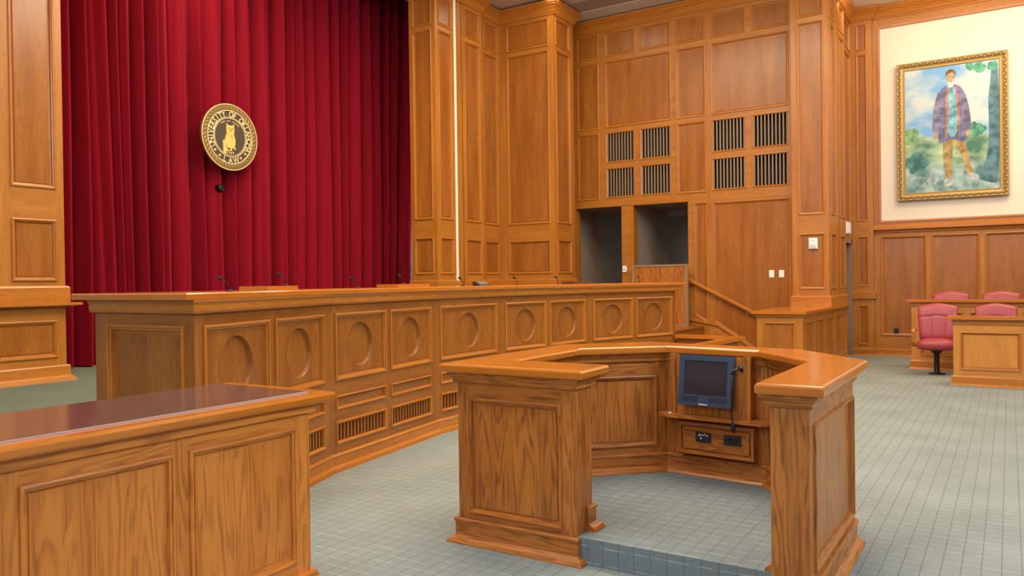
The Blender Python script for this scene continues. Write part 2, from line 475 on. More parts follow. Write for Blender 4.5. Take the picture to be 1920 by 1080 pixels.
# ------------------------------------------------------------ proscenium pilasters and crown at the right of the curtain
XA, XR, XB, YA, YB = -7.85, -7.97, -6.82, 10.16, 12.25
ROWS = [(5.67, 6.14), (2.50, 5.575), (1.60, 2.185)]
def pil_mid():
    p = MB()
    spec = [(FY(YA), -8.39, XA, [(-8.31, -7.93)]), (FX(XA), YA, 10.67, [(10.245, 10.595)]), (FX(XA), 10.90, 11.50, [(10.97, 11.42)]),
            (FX(XR), 11.50, YB, [(11.72, 12.17)]), (FY(YB), XR, XB, [(-7.80, -6.925)]), (FX(XB), YB, 13.0, [(12.335, 12.84)])]
    pans = []
    for fr, a, b, cols in spec:
        hs = [(c[0], c[1], r[0], r[1]) for c in cols for r in ROWS]
        framework(fr, a, b, PLAT, 6.42, hs, '', None, mb=p)
        pans += [(fr, h) for h in hs]
    p.face([(-8.39, YA, PLAT), (-8.39, 12.3, PLAT), (-8.39, 12.3, 6.42), (-8.39, YA, 6.42)], (0, 0, 1), 9)
    p.face([(XB, 13.0, PLAT), (-7.32, 13.0, PLAT), (-7.32, 13.0, 6.42), (XB, 13.0, 6.42)], (0, 0, 1), 9)
    p.face([(-7.32, 13.0, PLAT), (-7.32, 13.66, PLAT), (-7.32, 13.66, 6.42), (-7.32, 13.0, 6.42)], (0, 0, 1), 9)
    o = struct(p.build('trim_2', 'wall'))
    for fr, h in pans: panel(fr, rect(*h), o, w=0.045, h=0.02)
    c = MB(); path = [(-8.39, 11.5), (-8.39, YA), (XA, YA), (XA, 11.50), (XR, 11.50), (XR, YB), (XB, YB), (XB, 13.0), (-7.32, 13.0), (-7.32, 13.6)]
    c.sweep(path, CROWN); c.build('crown', 'mold', o)
    b = MB(); b.sweep([(-8.39, 11.5), (-8.39, YA), (XA, YA), (XA, 10.67)], [(0, 0.46), (0.03, 0.46), (0.03, 1.48), (0.015, 1.495), (0, 1.495)]); b.build('base_block', 'mold', o)
    b = MB(); b.sweep([(XA, 10.90), (XA, 11.50), (XR, 11.50), (XR, YB), (XB, YB), (XB, 13.0)], [(0, 0.46), (0.03, 0.46), (0.03, 1.48), (0.015, 1.495), (0, 1.495)]); b.build('base_block', 'mold', o)
    # cream strip painted in for a slit of light, and brown jamb, between the two pilaster halves
    s = MB(); s.box(-7.98, XA + 0.004, 10.67, 10.73, 1.47, 6.2); s.build('light_slit_strip', 'cream', o)['label'] = 'narrow cream strip standing in for a slit of light'
    s = MB(); s.box(-7.98, XA - 0.008, 10.73, 10.90, PLAT, 6.42); s.build('jamb', 'wall', o)
    s = MB(); s.box(-7.98, XA - 0.002, 10.67, 10.80, PLAT, 1.47); s.build('base_block', 'wall', o)
pil_mid()

# ------------------------------------------------------------ back wall with grilles and two openings
YW = 13.66
def wall_back():
    fr = FY(YW)
    c1, c2, c3, c4, c5, c6 = (-7.08, -6.63), (-6.48, -5.89), (-5.78, -5.18), (-5.07, -4.54), (-4.43, -3.83), (-3.72, -3.11)
    top, big, low = (5.71, 6.15), (4.36, 5.60), (3.01, 4.26)
    H = []
    for c in (c1, c2, c3, c4, c5, c6): H.append((*c, *top))
    H += [(*c1, *big), (c2[0], c3[1], *big), (*c4, *big), (c5[0], c6[1], *big), (*c1, *low), (*c4, *low)]
    G = [(*c, *r) for c in (c2, c3, c5, c6) for r in ((3.69, 4.26), (3.02, 3.58))]
    op = [(-7.15, -6.18, PLAT, 2.855), (-5.95, -4.88, PLAT, 2.855)]
    slant = [[(-4.76, 0.81), (-4.53, 0.68), (-4.53, 2.815), (-4.76, 2.815)],
             [(-4.42, 0.70), (-3.60, 0.16), (-3.10, 0.16), (-3.10, 2.80), (-4.42, 2.80)]]
    hs = [(-4.76, -4.53, 0.9, 2.815), (-4.42, -3.10, 0.9, 2.80)]
    p = MB()
    framework(fr, -7.32, -2.95, 0.9, 6.42, H + G + op + hs, '', None, mb=p)
    # lower strip beside the stairs, stiles around the slanted panels
    for a, b in ((-4.88, -4.76), (-4.53, -4.42), (-3.10, -2.95)):
        p.face([fr.P(a, 0), fr.P(b, 0), fr.P(b, 0.9), fr.P(a, 0.9)], (0, 0, 1), a)
    p.face([fr.P(-4.76, 0), fr.P(-4.53, 0), fr.P(-4.53, 0.68), fr.P(-4.76, 0.81)], (1, 0, -0.5), 3)
    p.face([fr.P(-4.42, 0), fr.P(-3.10, 0), fr.P(-3.10, 0.16), fr.P(-3.60, 0.16), fr.P(-4.42, 0.70)], (1, 0, -0.6), 4)
    p.face([fr.P(-7.32, 0), fr.P(-7.15, 0), fr.P(-7.15, 0.9), fr.P(-7.32, 0.9)], (0, 0, 1), 5)
    p.face([fr.P(-6.18, 0), fr.P(-5.95, 0), fr.P(-5.95, 0.9), fr.P(-6.18, 0.9)], (0, 0, 1), 6)
    # reveals of the openings
    for (a, b, z0, z1) in op:
        p.face([fr.P(a, z0), fr.P(a, z0, -0.2), fr.P(a, z1, -0.2), fr.P(a, z1)], (0, 0, 1), 7)
        p.face([fr.P(b, z0), fr.P(b, z0, -0.2), fr.P(b, z1, -0.2), fr.P(b, z1)], (0, 0, 1), 8)
        p.face([fr.P(a, z1), fr.P(b, z1), fr.P(b, z1, -0.2), fr.P(a, z1, -0.2)], (1, 0, 0), 9)
    o = struct(p.build('wall_back', 'wall'))
    for h in H: panel(fr, rect(*h), o, w=0.042, h=0.018)
    for s in slant: panel(fr, s, o, w=0.045, h=0.02)
    for g in G: grille(fr, *g, o, 10, 'slat', 'dark', 'mold', bw=0.023, deep=0.25)
    c = MB(); c.sweep([(-7.32, YW), (-2.95, YW)], CROWN); c.build('crown', 'mold', o)
    c = MB(); c.fbox(fr, -5.965, -5.93, PLAT, 2.87, 0, 0.02); c.fbox(fr, -6.20, -4.86, 2.85, 2.872, 0, 0.012, (1, 0, 0)); c.build('casing', 'mold', o)
    # sloping stringer above the stair treads
    c = MB()
    for (a, za, b, zb) in ((-4.88, 0.72, -4.37, 0.63), (-4.37, 0.64, -3.55, 0.10)):
        c.face([fr.P(a, za, 0.03), fr.P(b, zb, 0.03), fr.P(b, zb + 0.045, 0.03), fr.P(a, za + 0.045, 0.03)], (b - a, 0, zb - za), 1)
        c.face([fr.P(a, za + 0.045, 0.0), fr.P(b, zb + 0.045, 0.0), fr.P(b, zb + 0.045, 0.03), fr.P(a, za + 0.045, 0.03)], (b - a, 0, zb - za), 1)
        c.face([fr.P(a, za, 0.0), fr.P(b, zb, 0.0), fr.P(b, zb, 0.03), fr.P(a, za, 0.03)], (b - a, 0, zb - za), 1)
    c.build('stringer', 'mold', o)
    return o
wall_back()

# corridor behind the openings
mb = MB()
mb.box(-7.45, -7.36, 13.86, 18.2, 0, 2.95)          # left side
mb.box(-6.10, -6.00, 13.86, 15.6, 0, 2.95)          # partition
mb.box(-7.45, -4.6, 17.0, 17.1, 0, 2.95)            # end
mb.box(-4.72, -4.60, 13.75, 17.1, 0, 2.95)
mb.box(-7.45, -4.6, 13.70, 17.1, 2.88, 2.95)
struct(mb.build('wall_corridor', 'corr'))
mb = MB(); mb.box(-7.45, -4.7, 13.66, 17.1, 0.40, 0.455); struct(mb.build('floor_corridor', 'carpet2'))

# ------------------------------------------------------------ big right column
XC, YC = -2.45, 13.45
def col_right():
    p = MB()
    f1, f2 = FY(YC), FX(XC)
    rows = [(5.71, 6.15), (2.49, 5.61), (1.275, 2.17)]
    h1 = [(-2.91, -2.52, *r) for r in rows]
    h2 = [(13.60, 14.03, *r) for r in rows] + [(14.42, 14.88, *r) for r in rows]
    h3 = [(15.12, 15.82, 5.66, 6.15), (15.12, 15.82, 2.45, 5.57)]
    framework(f1, -3.02, XC, 0.96, 6.42, h1, '', None, mb=p)
    framework(f2, YC, 14.28, 0.96, 6.42, h2[:3], '', None, mb=p)
    framework(f2, 14.33, 14.98, 0.0, 6.42, h2[3:], '', None, mb=p)
    framework(f2.shift(-0.05), 14.98, 15.95, 2.16, 6.42, h3, '', None, mb=p)
    p.face([(XC, 14.28, 0), (XC - 0.05, 14.28, 0), (XC - 0.05, 14.28, 6.42), (XC, 14.28, 6.42)], (0, 0, 1), 3)
    p.face([(XC - 0.05, 14.28, 0), (XC - 0.05, 14.33, 0), (XC - 0.05, 14.33, 6.42), (XC - 0.05, 14.28, 6.42)], (0, 0, 1), 3)
    p.face([(XC, 14.33, 0), (XC - 0.05, 14.33, 0), (XC - 0.05, 14.33, 6.42), (XC, 14.33, 6.42)], (0, 0, 1), 3)
    p.face([(XC, 14.98, 0), (XC - 0.05, 14.98, 0), (XC - 0.05, 14.98, 6.42), (XC, 14.98, 6.42)], (0, 0, 1), 3)
    p.face([(-3.02, YC, 0.96), (-3.02, 13.7, 0.96), (-3.02, 13.7, 6.42), (-3.02, YC, 6.42)], (0, 0, 1), 3)
    o = struct(p.build('trim_3', 'wall'))
    for h in h1: panel(f1, rect(*h), o, w=0.042, h=0.018)
    for h in h2: panel(f2, rect(*h), o, w=0.042, h=0.018)
    for h in h3: panel(f2.shift(-0.05), rect(*h), o, w=0.042, h=0.018)
    c = MB(); c.sweep([(-3.02, 13.66), (-3.02, YC), (XC, YC), (XC, 14.28), (XC - 0.05, 14.28), (XC - 0.05, 14.33), (XC, 14.33), (XC, 14.98), (XC - 0.05, 14.98), (XC - 0.05, 15.95)], CROWN); c.build('crown', 'mold', o)
    c = MB(); c.sweep([(-3.02, 13.66), (-3.02, YC), (XC, YC), (XC, 14.98)], [(0, 0.986), (0.03, 0.986), (0.03, 1.14), (0.012, 1.16), (0, 1.16)]); c.build('base_block', 'mold', o)
col_right()
# door in the side of the column
mb = MB()
f2 = FX(XC - 0.05)
mb.fbox(f2, 14.98, 15.10, 0, 2.16, -0.16, 0.02); mb.fbox(f2, 15.80, 15.93, 0, 2.16, -0.16, 0.02); mb.fbox(f2, 14.98, 15.93, 2.08, 2.16, -0.16, 0.02, (0, 1, 0))
d = struct(mb.build('door_1', 'steel'))
mb = MB(); mb.fbox(f2, 15.10, 15.80, 0.01, 2.08, -0.14, -0.10); mb.build('door_leaf', 'wallp', d)

# ------------------------------------------------------------ painting wall
YP = 15.95
def wall_right():
    fr = FY(YP)
    p = MB()
    wx = [(-2.0 + 0.825 * i, -2.0 + 0.825 * i + 0.735) for i in range(8)]
    holes = [(a, b, 0.38, 2.19) for a, b in wx]
    framework(fr, -2.13, 6.0, 0, 2.30, holes, '', None, mb=p)
    p.face([fr.P(-2.13, 2.30), fr.P(-2.0, 2.30), fr.P(-2.0, 6.42), fr.P(-2.13, 6.42)], (0, 0, 1), 1)
    p.face([fr.P(-2.0, 6.03), fr.P(6, 6.03), fr.P(6, 6.42), fr.P(-2.0, 6.42)], (1, 0, 0), 2)
    p.face([fr.P(-2.0, 2.30), fr.P(6, 2.30), fr.P(6, 2.49), fr.P(-2.0, 2.49)], (1, 0, 0), 4)
    o = struct(p.build('wall_right', 'wall'))
    for h in holes[:4]: panel(fr, rect(*h), o, w=0.045, h=0.02)
    q = MB(); q.face([fr.P(-2.0, 2.49, -0.03), fr.P(6, 2.49, -0.03), fr.P(6, 6.03, -0.03), fr.P(-2.0, 6.03, -0.03)])
    q.build('plaster_field', 'plaster', o)['label'] = 'cream plaster field above the wainscot'
    m = MB()
    pts = rect(-2.0, 5.9, 2.49, 6.03)
    rings = [(offset_poly(pts, a), d_) for a, d_ in [(-0.035, 0), (-0.03, 0.02), (0.0, 0.015), (0.005, -0.03)]]
    for (A, da), (B, db) in zip(rings, rings[1:]):
        for i in range(4):
            j = (i + 1) % 4
            m.face([fr.P(*A[i], da), fr.P(*A[j], da), fr.P(*B[j], db), fr.P(*B[i], db)], fr.P(*A[j]) - fr.P(*A[i]), i)
    m.build('field_molding', 'mold', o)
    c = MB(); c.sweep([(-2.13, YP), (6, YP)], [(0, 2.25), (0.02, 2.26), (0.03, 2.29), (0.07, 2.31), (0.09, 2.32), (0.09, 2.355), (0.03, 2.365), (0, 2.40)]); c.build('chair_rail', 'mold', o)
    # pilaster in the corner
    pl = MB(); f3 = fr.shift(0.10)
    rows = [(5.665, 6.13), (2.50, 5.57), (1.29, 2.20), (0.20, 0.92)]
    hs = [(-2.385, -2.215, *r) for r in rows]
    framework(f3, XC - 0.05, -2.12, 0, 6.42, hs, '', None, mb=pl)
    pl.face([f3.P(-2.12, 0), f3.P(-2.12, 0, -0.1), f3.P(-2.12, 6.42, -0.1), f3.P(-2.12, 6.42)], (0, 0, 1), 3)
    po = pl.build('pilaster', 'wall', o)
    for h in hs: panel(f3, rect(*h), o, w=0.035, h=0.015)
    c = MB(); c.sweep([(XC - 0.05, YP - 0.10), (-2.12, YP - 0.10), (-2.12, YP), (6, YP)], [(o_, z) for o_, z in CROWN]); c.build('crown', 'mold', o)
    c = MB(); c.sweep([(XC - 0.05, YP - 0.10), (-2.12, YP - 0.10), (-2.12, YP)], [(0, 1.05), (0.035, 1.05), (0.035, 1.175), (0.015, 1.19), (0, 1.19)]); c.build('base_block', 'mold', o)
    c = MB(); c.sweep([(XC - 0.05, YP - 0.10), (-2.12, YP - 0.10), (-2.12, YP), (6, YP)], [(0, 0.13), (0.02, 0.13), (0.03, 0.115), (0.03, 0.03), (0.05, 0.0), (0, 0)])
    struct(c.build('baseboard_right', 'mold'))
wall_right()

# ================================================================== THINGS
# ------------------------------------------------------------ curtain
def curtain():
    random.seed(11)
    y0, y1, z0, z1 = 3.9, 11.50, 0.475, 7.4
    pl = []; y = y0
    while y < y1:
        w = random.choice([0.15, 0.2, 0.26, 0.32, 0.38]) * random.uniform(0.85, 1.15)
        pl.append((y, y + w, random.uniform(0.20, 0.36), random.uniform(-0.04, 0.04), random.uniform(0.34, 0.66))); y += w
    ph = [random.uniform(0, 6.28) for _ in range(6)]
    sub = []; y = y0
    while y < y1:
        w = random.uniform(0.05, 0.16); sub.append((y, y + w, random.choice([0, 0.012, 0.022, 0.034]))); y += w
    def fx(y, t):
        for a, b, d, o, k in pl:
            if a <= y < b:
                s = (y - a) / (b - a)
                s = s ** (math.log(0.5) / math.log(k))
                v = d * (math.sin(math.pi * s)) ** 0.62
                v += 0.018 * math.sin(2 * math.pi * s * 2 + ph[0] + t * 1.3) * math.sin(math.pi * s)
                return v + o * math.sin(math.pi * s)
        return 0
    ny, nz = 1500, 20
    m = MB(); grid = []
    for k in range(nz + 1):
        t = k / nz; z = z0 + (z1 - z0) * t
        row = []
        for i in range(ny + 1):
            y = y0 + (y1 - y0) * i / ny
            ys = y + 0.03 * math.sin(1.7 * y + 2.1 * t + ph[1]) * (1 - t) + 0.018 * math.sin(5.1 * y + 4 * t + ph[2])
            ys = min(max(ys, y0), y1 - 1e-4)
            y2 = min(max(ys + 0.03 * math.sin(3.0 * t + y), y0), y1 - 1e-4)
            sv = next((d * math.sin(math.pi * (y2 - a) / (b - a)) ** 0.8 for a, b, d in sub if a <= y2 < b), 0)
            x = -9.98 + sv * (1.1 - 0.5 * t) + fx(ys, t) * (0.75 + 0.35 * (1 - t)) + 0.03 * math.sin(0.9 * y + ph[3])
            yy = y + 0.42 * ((y - y0) / (y1 - y0)) ** 3 * t ** 0.7
            row.append(V((x, yy, z)))
        grid.append(row)
    for k in range(nz):
        for i in range(ny):
            m.face([grid[k][i], grid[k][i + 1], grid[k + 1][i + 1], grid[k + 1][i]], None, 0, True)
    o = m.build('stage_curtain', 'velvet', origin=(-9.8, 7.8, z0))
    tag(o, 'tall deep red velvet stage curtain hanging in heavy vertical pleats', 'curtain')
curtain()

# ------------------------------------------------------------ seal
def arc_text(mb, s, R, a0, a1, size, frame, inward=False, depth=0.006):
    """letters along a circle, from angle a0 to a1 (degrees)"""
    n = len(s)
    for i, ch in enumerate(s):
        if ch == ' ': continue
        a = math.radians(a0 + (a1 - a0) * i / (n - 1))
        cu = bpy.data.curves.new('t', 'FONT'); cu.body = ch; cu.size = size; cu.align_x = 'CENTER'; cu.extrude = depth / 2; cu.resolution_u = 3
        cu.offset = size * 0.012
        ob = bpy.data.objects.new('t', cu)
        me = ob.to_mesh()
        rot = a - math.pi / 2 if not inward else a + math.pi / 2
        off = -size * 0.35
        for poly in me.polygons:
            pts = []
            for vi in poly.vertices:
                v = me.vertices[vi].co
                x, y = v.x * 0.86, v.y + off
                X = x * math.cos(rot) - y * math.sin(rot) + R * math.cos(a)
                Y = x * math.sin(rot) + y * math.cos(rot) + R * math.sin(a)
                pts.append(frame(X, Y, v.z))
            mb.face(pts)
        ob.to_mesh_clear(); bpy.data.objects.remove(ob); bpy.data.curves.remove(cu)

def seal():
    cx, cy, cz, R = -9.50, 7.445, 3.59, 0.478
    F = lambda a, b, d=0: V((cx + d, cy + a, cz + b))
    t = thing('wall_seal', 'round gilt-rimmed dark seal with a gold owl, hung in front of the red curtain', 'seal', (cx, cy, cz))
    m = MB(); m.lathe((cx - 0.05, cy, cz), (1, 0, 0), [(R * 0.97, 0.02), (R * 0.97, 0.05), (0.001, 0.05)], 72, False); m.build('disc', 'sealdk', t)
    # bracket that carries it
    m = MB(); m.tube([(cx - 0.05, cy, cz + 0.1), (cx - 0.45, cy, cz + 0.1)], 0.02); m.build('bracket', 'blackm', t)
    # rim
    m = MB(); m.lathe((cx, cy, cz), (1, 0, 0), [(R * 0.80, 0.0), (R * 0.81, 0.012), (R * 0.97, 0.012), (R, 0.006), (R, -0.03), (R * 0.96, -0.03)], 96, False, False)
    rim = m.build('rim', 'golddk', t)
    m = MB()
    for k in range(46):
        a = 2 * math.pi * k / 46
        rot = Matrix.Rotation(a + 0.75, 3, 'X')
        m.ellipsoid(F(R * 0.885 * math.cos(a), R * 0.885 * math.sin(a), 0.013), 0.007, 0.040, 0.011, rot, 8, 6)
    m.build('leaf_rope', 'bronze', rim)
    m = MB()
    for r0, r1 in ((R * 0.975, R * 1.0), (R * 0.785, R * 0.81), (R * 0.585, R * 0.605), (R * 0.55, R * 0.562)):
        m.lathe((cx, cy, cz), (1, 0, 0), [(r0, 0.0), (r0, 0.016), (r1, 0.016), (r1, 0.0)], 80, False, False)
    m.build('ring_band', 'goldl', t)
    m = MB()
    f = lambda a, b, d: F(a, b, d + 0.008)
    for wd, w0, w1 in (('UNIVERSITY', 205, 109), ('OF', 86, 75.3), ('OKLAHOMA', 53, -27)):
        arc_text(m, wd, R * 0.695, w0, w1, 0.118, f); m.build('lettering', 'goldl', t); m = MB()
    arc_text(m, 'LAW', R * 0.695, 253, 287, 0.118, f, True)
    m.build('lettering', 'goldl', t); m = MB()
    arc_text(m, '1909', R * 0.475, 257, 283, 0.055, f, True)
    m.build('year_lettering', 'goldl', t)
    for a in (219, 237, 303, 321):
        a = math.radians(a); m = MB()
        m.lathe(F(R * 0.695 * math.cos(a), R * 0.695 * math.sin(a), 0), (1, 0, 0), [(0.009, 0.0), (0.009, 0.012), (0.019, 0.012), (0.019, 0.0)], 14, False, False)
        m.build('dot', 'goldl', t)
    # owl: body, head with ear tufts, branch
    w = MB()
    def blob(pts, d0=0.0, d1=0.016):
        a = [F(x, y, d0) for x, y in pts]; b = [F(x * 0.985, y, d1) for x, y in pts]
        n = len(pts)
        for i in range(n):
            w.face([a[i], a[(i + 1) % n], b[(i + 1) % n], b[i]])
        w.face(b)
    body = [(0.088 * math.cos(t_) * (1.0 - 0.12 * math.sin(t_)), -0.045 + 0.135 * math.sin(t_)) for t_ in [2 * math.pi * k / 28 for k in range(28)]]
    blob(body)
    head = [(-0.062, 0.05), (-0.068, 0.10), (-0.064, 0.145), (-0.066, 0.195), (-0.042, 0.172), (0, 0.166), (0.042, 0.172), (0.066, 0.195), (0.064, 0.145), (0.068, 0.10), (0.062, 0.05), (0, 0.02)]
    blob(head, 0.0, 0.02)
    blob([(-0.115, -0.235), (-0.075, -0.245), (-0.07, -0.205), (0.03, -0.195), (0.095, -0.165), (0.10, -0.14), (0.0, -0.155), (-0.07, -0.16), (-0.095, -0.05), (-0.11, -0.045), (-0.125, -0.07)], 0.0, 0.012)
    owl = w.build('owl', 'owl', t)
    e = MB()
    for sx in (-0.028, 0.028):
        ey = MB(); ey.ellipsoid(F(sx, 0.122, 0.021), 0.004, 0.011, 0.009); ey.build('owl_eye', 'sealdk', owl)
    e.face([F(-0.012, 0.105, 0.022), F(0.012, 0.105, 0.022), F(0, 0.07, 0.024)])
    e.build('owl_beak', 'sealdk', owl); e = MB()
    e.face([F(0.01, 0.06, 0.0185), F(0.016, 0.06, 0.0185), F(0.03, -0.02, 0.0175), F(0.024, -0.02, 0.0175)])
    e.build('owl_marking', 'sealdk', owl)
    for sx in (-0.04, 0.03):
        e = MB()
        for q in range(3): e.ellipsoid(F(sx + q * 0.012, -0.17, 0.016), 0.006, 0.007, 0.016)
        e.build('owl_foot', 'sealdk', owl)
    # tiny motto ribbon above the owl: illegible strokes in the photograph
    m = MB()
    for k in range(15):
        if k in (4, 8): m.build('motto_band', 'goldl', t); m = MB(); continue
        a = math.radians(128 - 5.6 * k); da = math.radians(1.7)
        pts = [F(r * math.cos(q), r * math.sin(q), 0.006) for r, q in ((R * 0.475, a - da), (R * 0.475, a + da), (R * 0.505, a + da), (R * 0.505, a - da))]
        m.face(pts)
    m.build('motto_band', 'goldl', t)
seal()
m = MB(); m.lathe((-9.72, 7.40, 2.87), (1, 0, -0.15), [(0.055, 0), (0.055, 0.07), (0.045, 0.09), (0.03, 0.10), (0.012, 0.085)], 18); m.lathe((-9.78, 7.40, 2.87), (1, 0, -0.15), [(0.02, 0), (0.02, 0.08)], 10)
tag(m.build('curtain_knob', 'blackm', origin=(-9.72, 7.40, 2.87)), 'small dark round knob poking out of the red curtain under the seal', 'knob')

# ------------------------------------------------------------ judges' bench
BP = [(-3.88, 2.78), (-4.42, 4.34), (-4.66, 5.97), (-4.66, 7.12), (-4.42, 8.76), (-3.88, 10.32)]
BT = 1.412
def bench():
    t = thing('judges_bench', 'long curved oak judges bench with nine round-recess panels across its front', 'bench', (-4.6, 6.55, 0))
    XBK = -4.87
    # carcass pieces of each facet
    npan = [2, 2, 1, 2, 2]
    for k in range(5):
        fr, L = seg(BP[k], BP[k + 1])
        n = npan[k]; e = 0.085; gap = 0.085
        w = (L - 2 * e - gap * (n - 1)) / n
        cols = [(e + i * (w + gap), e + i * (w + gap) + w) for i in range(n)]
        holes = [(*c, *r) for c in cols for r in ((0.705, 1.215), (0.475, 0.575), (0.205, 0.375))]
        framework(fr, 0, L, 0.0, 1.29, holes, 'front_frame', 'bench', t)
        for c in cols:
            uc = (c[0] + c[1]) / 2
            panel(fr, rect(*c, 0.705, 1.215), t, 'bench', 'mold', w=0.042, h=0.018, oval=(uc, 0.962, 0.178),
                  crack=((c[0] + 0.04, 0.93), (c[1] - 0.04, 0.955)) if n == 1 else None, name='round_panel')
            panel(fr, rect(*c, 0.475, 0.575), t, 'bench', 'mold', w=0.026, h=0.016, grain=(fr.u.x, fr.u.y, 0), name='narrow_panel')
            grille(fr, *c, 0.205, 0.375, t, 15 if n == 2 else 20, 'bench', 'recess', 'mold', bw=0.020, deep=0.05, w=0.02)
    # left end
    fe = FY(2.78)
    h = (-4.72, -3.97, 0.20, 1.215)
    framework(fe, XBK, -3.88, 0, 1.29, [h], 'end_frame', 'bench', t)
    panel(fe, rect(*h), t, 'bench', 'mold', w=0.05, h=0.02, name='end_panel')
    fe2 = Fr((0, 10.32), (-1, 0), (0, 1))
    framework(fe2, 3.88, 4.6, 0, 1.29, [], 'end_frame', 'bench', t)
    path = [(XBK, 2.78)] + BP + [(-4.6, 10.32)]
    c = MB(); c.sweep(path, [(0, 1.29), (0.03, 1.295), (0.04, 1.31), (0.04, 1.345), (0.052, 1.36), (0.055, 1.372), (0, 1.372)]); c.build('fascia', 'mold', t)
    c = MB()
    back = [(-4.75, 10.39), (-5.05, 9.2), (-5.38, 7.3), (-5.38, 5.8), (-5.1, 3.9), (-4.95, 2.70)]
    outer = [(XBK - 0.06, 2.70), (-3.82, 2.70), (-3.815, 2.765), (-4.352, 4.325), (-4.588, 5.965), (-4.588, 7.125), (-4.352, 8.775), (-3.80, 10.34), (-3.83, 10.39)]
    c.sweep([(-4.95, 2.72), (-3.86, 2.72), (-4.40, 4.33), (-4.635, 5.965), (-4.635, 7.125), (-4.40, 8.77), (-3.83, 10.40), (-4.75, 10.40)], [(0.0, 1.372), (0.042, 1.372), (0.045, 1.376), (0.045, 1.404), (0.038, BT), (0, BT)])
    c.prism([(-4.95, 2.72), (-3.86, 2.72), (-4.40, 4.33), (-4.635, 5.965), (-4.635, 7.125), (-4.40, 8.77), (-3.83, 10.40)] + back, 1.372, BT - 0.0005)
    c.build('counter_top', 'top', t)
    c = MB(); c.sweep(path, [(0, 0.135), (0.018, 0.135), (0.028, 0.118), (0.022, 0.105), (0.022, 0.045), (0.05, 0.03), (0.055, 0.0), (0, 0)]); c.build('plinth', 'mold', t)
    # little raised reading lips on the counter
    for (a, b) in (((-4.60, 3.92), (-4.70, 4.30)), ((-4.90, 5.72), (-4.94, 6.26)), ((-4.69, 8.90), (-4.58, 9.22))):
        f, L = seg(a, b); c = MB(); c.fbox(f, 0, L, BT, BT + 0.03, -0.25, 0); c.build('reading_ledge', 'recess' if a[1] > 8 else 'top', t)
    return t
bench()

def gooseneck(loc, lean, label, h=0.11, zb=0.0):
    x, y = loc; BT = globals()['BT'] + zb
    t = thing('gooseneck_microphone', label, 'microphone', (x, y, BT), 'gooseneck microphones along the bench')
    m = MB(); m.lathe((x, y, BT), (0, 0, 1), [(0.022, 0), (0.022, 0.008), (0.009, 0.011)], 16); m.build('base', 'black', t)
    m = MB(); pts = [(x, y, BT + 0.012)] + [(x + 0.02 * s, y - lean * s * s, BT + 0.012 + (h - 0.03) * s) for s in (0.3, 0.55, 0.8, 1.0)]
    m.tube(pts, 0.0035); m.build('stem', 'blackm', t)
    e = V(pts[-1]); d = (V(pts[-1]) - V(pts[-2])).normalized()
    d = (d + V((0.05, -0.6 if lean > 0 else 0.6, 0))).normalized()
    m = MB(); m.lathe(e, d, [(0.004, -0.008), (0.009, 0.0), (0.0125, 0.012), (0.0125, 0.030), (0.008, 0.038), (0.002, 0.041)], 14); m.build('head', 'foam', t)
mics = [((-4.393, 3.42), 'black gooseneck microphone nearest the left end of the bench'),
        ((-4.755, 4.23), 'black gooseneck microphone on the bench, second from its left end'),
        ((-4.825, 5.09), 'black gooseneck microphone on the bench, third from its left end'),
        ((-5.02, 5.94), 'black gooseneck microphone just left of the grey gap beside the curtain'),
        ((-4.950, 6.84), 'black gooseneck microphone left of the small black console on the bench'),
        ((-4.870, 7.80), 'black gooseneck microphone on the bench, first right of the black console'),
        ((-4.755, 8.58), 'black gooseneck microphone on the bench, second right of the black console'),
        ((-4.513, 9.42), 'black gooseneck microphone on the bench against the left dark doorway'),
        ((-4.300, 10.07), 'black gooseneck microphone at the right end of the bench')]
for k, (p, l) in enumerate(mics): gooseneck(p, 0.07, l, 0.098, zb=0.0305 if k in (1, 3) else 0.0)
# black console on the bench
def console():
    f, L = seg((-4.965, 7.04), (-4.955, 7.23))
    t = thing('desk_console', 'small black sloped console with silver strips, sitting on the bench top', 'console', (-4.96, 7.11, BT))
    m = MB(); P = f.P
    a = [(0.0, 0.0), (0.11, 0.0), (0.03, 0.045), (0.0, 0.045)]
    for i in range(4):
        p, q = a[i], a[(i + 1) % 4]
        m.face([P(0, BT + p[1], p[0]), P(L, BT + p[1], p[0]), P(L, BT + q[1], q[0]), P(0, BT + q[1], q[0])])
    m.face([P(0, BT + z, d) for d, z in a]); m.face([P(L, BT + z, d) for d, z in a][::-1])
    m.build('housing', 'black', t)
    for d, z in ((0.035, 0.043), (0.062, 0.028)):
        m = MB(); m.fbox(f, 0.03, L - 0.01, BT + z - 0.008, BT + z + 0.001, d, d + 0.012); m.build('button_strip', 'silver', t)
console()

# ------------------------------------------------------------ low enclosure wall by the bench end
def low_wall():
    t = thing('low_wall', 'low oak enclosure wall with a flat cap, joined to the right end of the bench', 'wall', (-3.0, 10.2, 0))
    A, B, C = (-3.86, 10.30), (-2.99, 10.22), (-3.06, 8.75)
    fr, L = seg(A, B)
    framework(fr, 0, L, 0, 0.655, [(0.08, L - 0.1, 0.16, 0.56)], 'back_frame', 'bench', t); panel(fr, rect(0.08, L - 0.1, 0.16, 0.56), t, 'bench', 'mold')
    fr2, L2 = seg(C, B)
    hs = [(0.08, 0.68, 0.16, 0.56), (0.78, L2 - 0.08, 0.16, 0.56)]
    framework(fr2, 0, L2, 0, 0.655, hs, 'side_frame', 'bench', t)
    for h in hs: panel(fr2, rect(*h), t, 'bench', 'mold')
    c = MB(); w = 0.075
    c.prism([(-3.86, 10.24), (-3.06, 10.165), (-3.13, 8.75), (-2.99, 8.745), (-2.915, 10.29), (-3.86, 10.385)], 0.655, 0.70); c.build('cap', 'top', t)
low_wall()

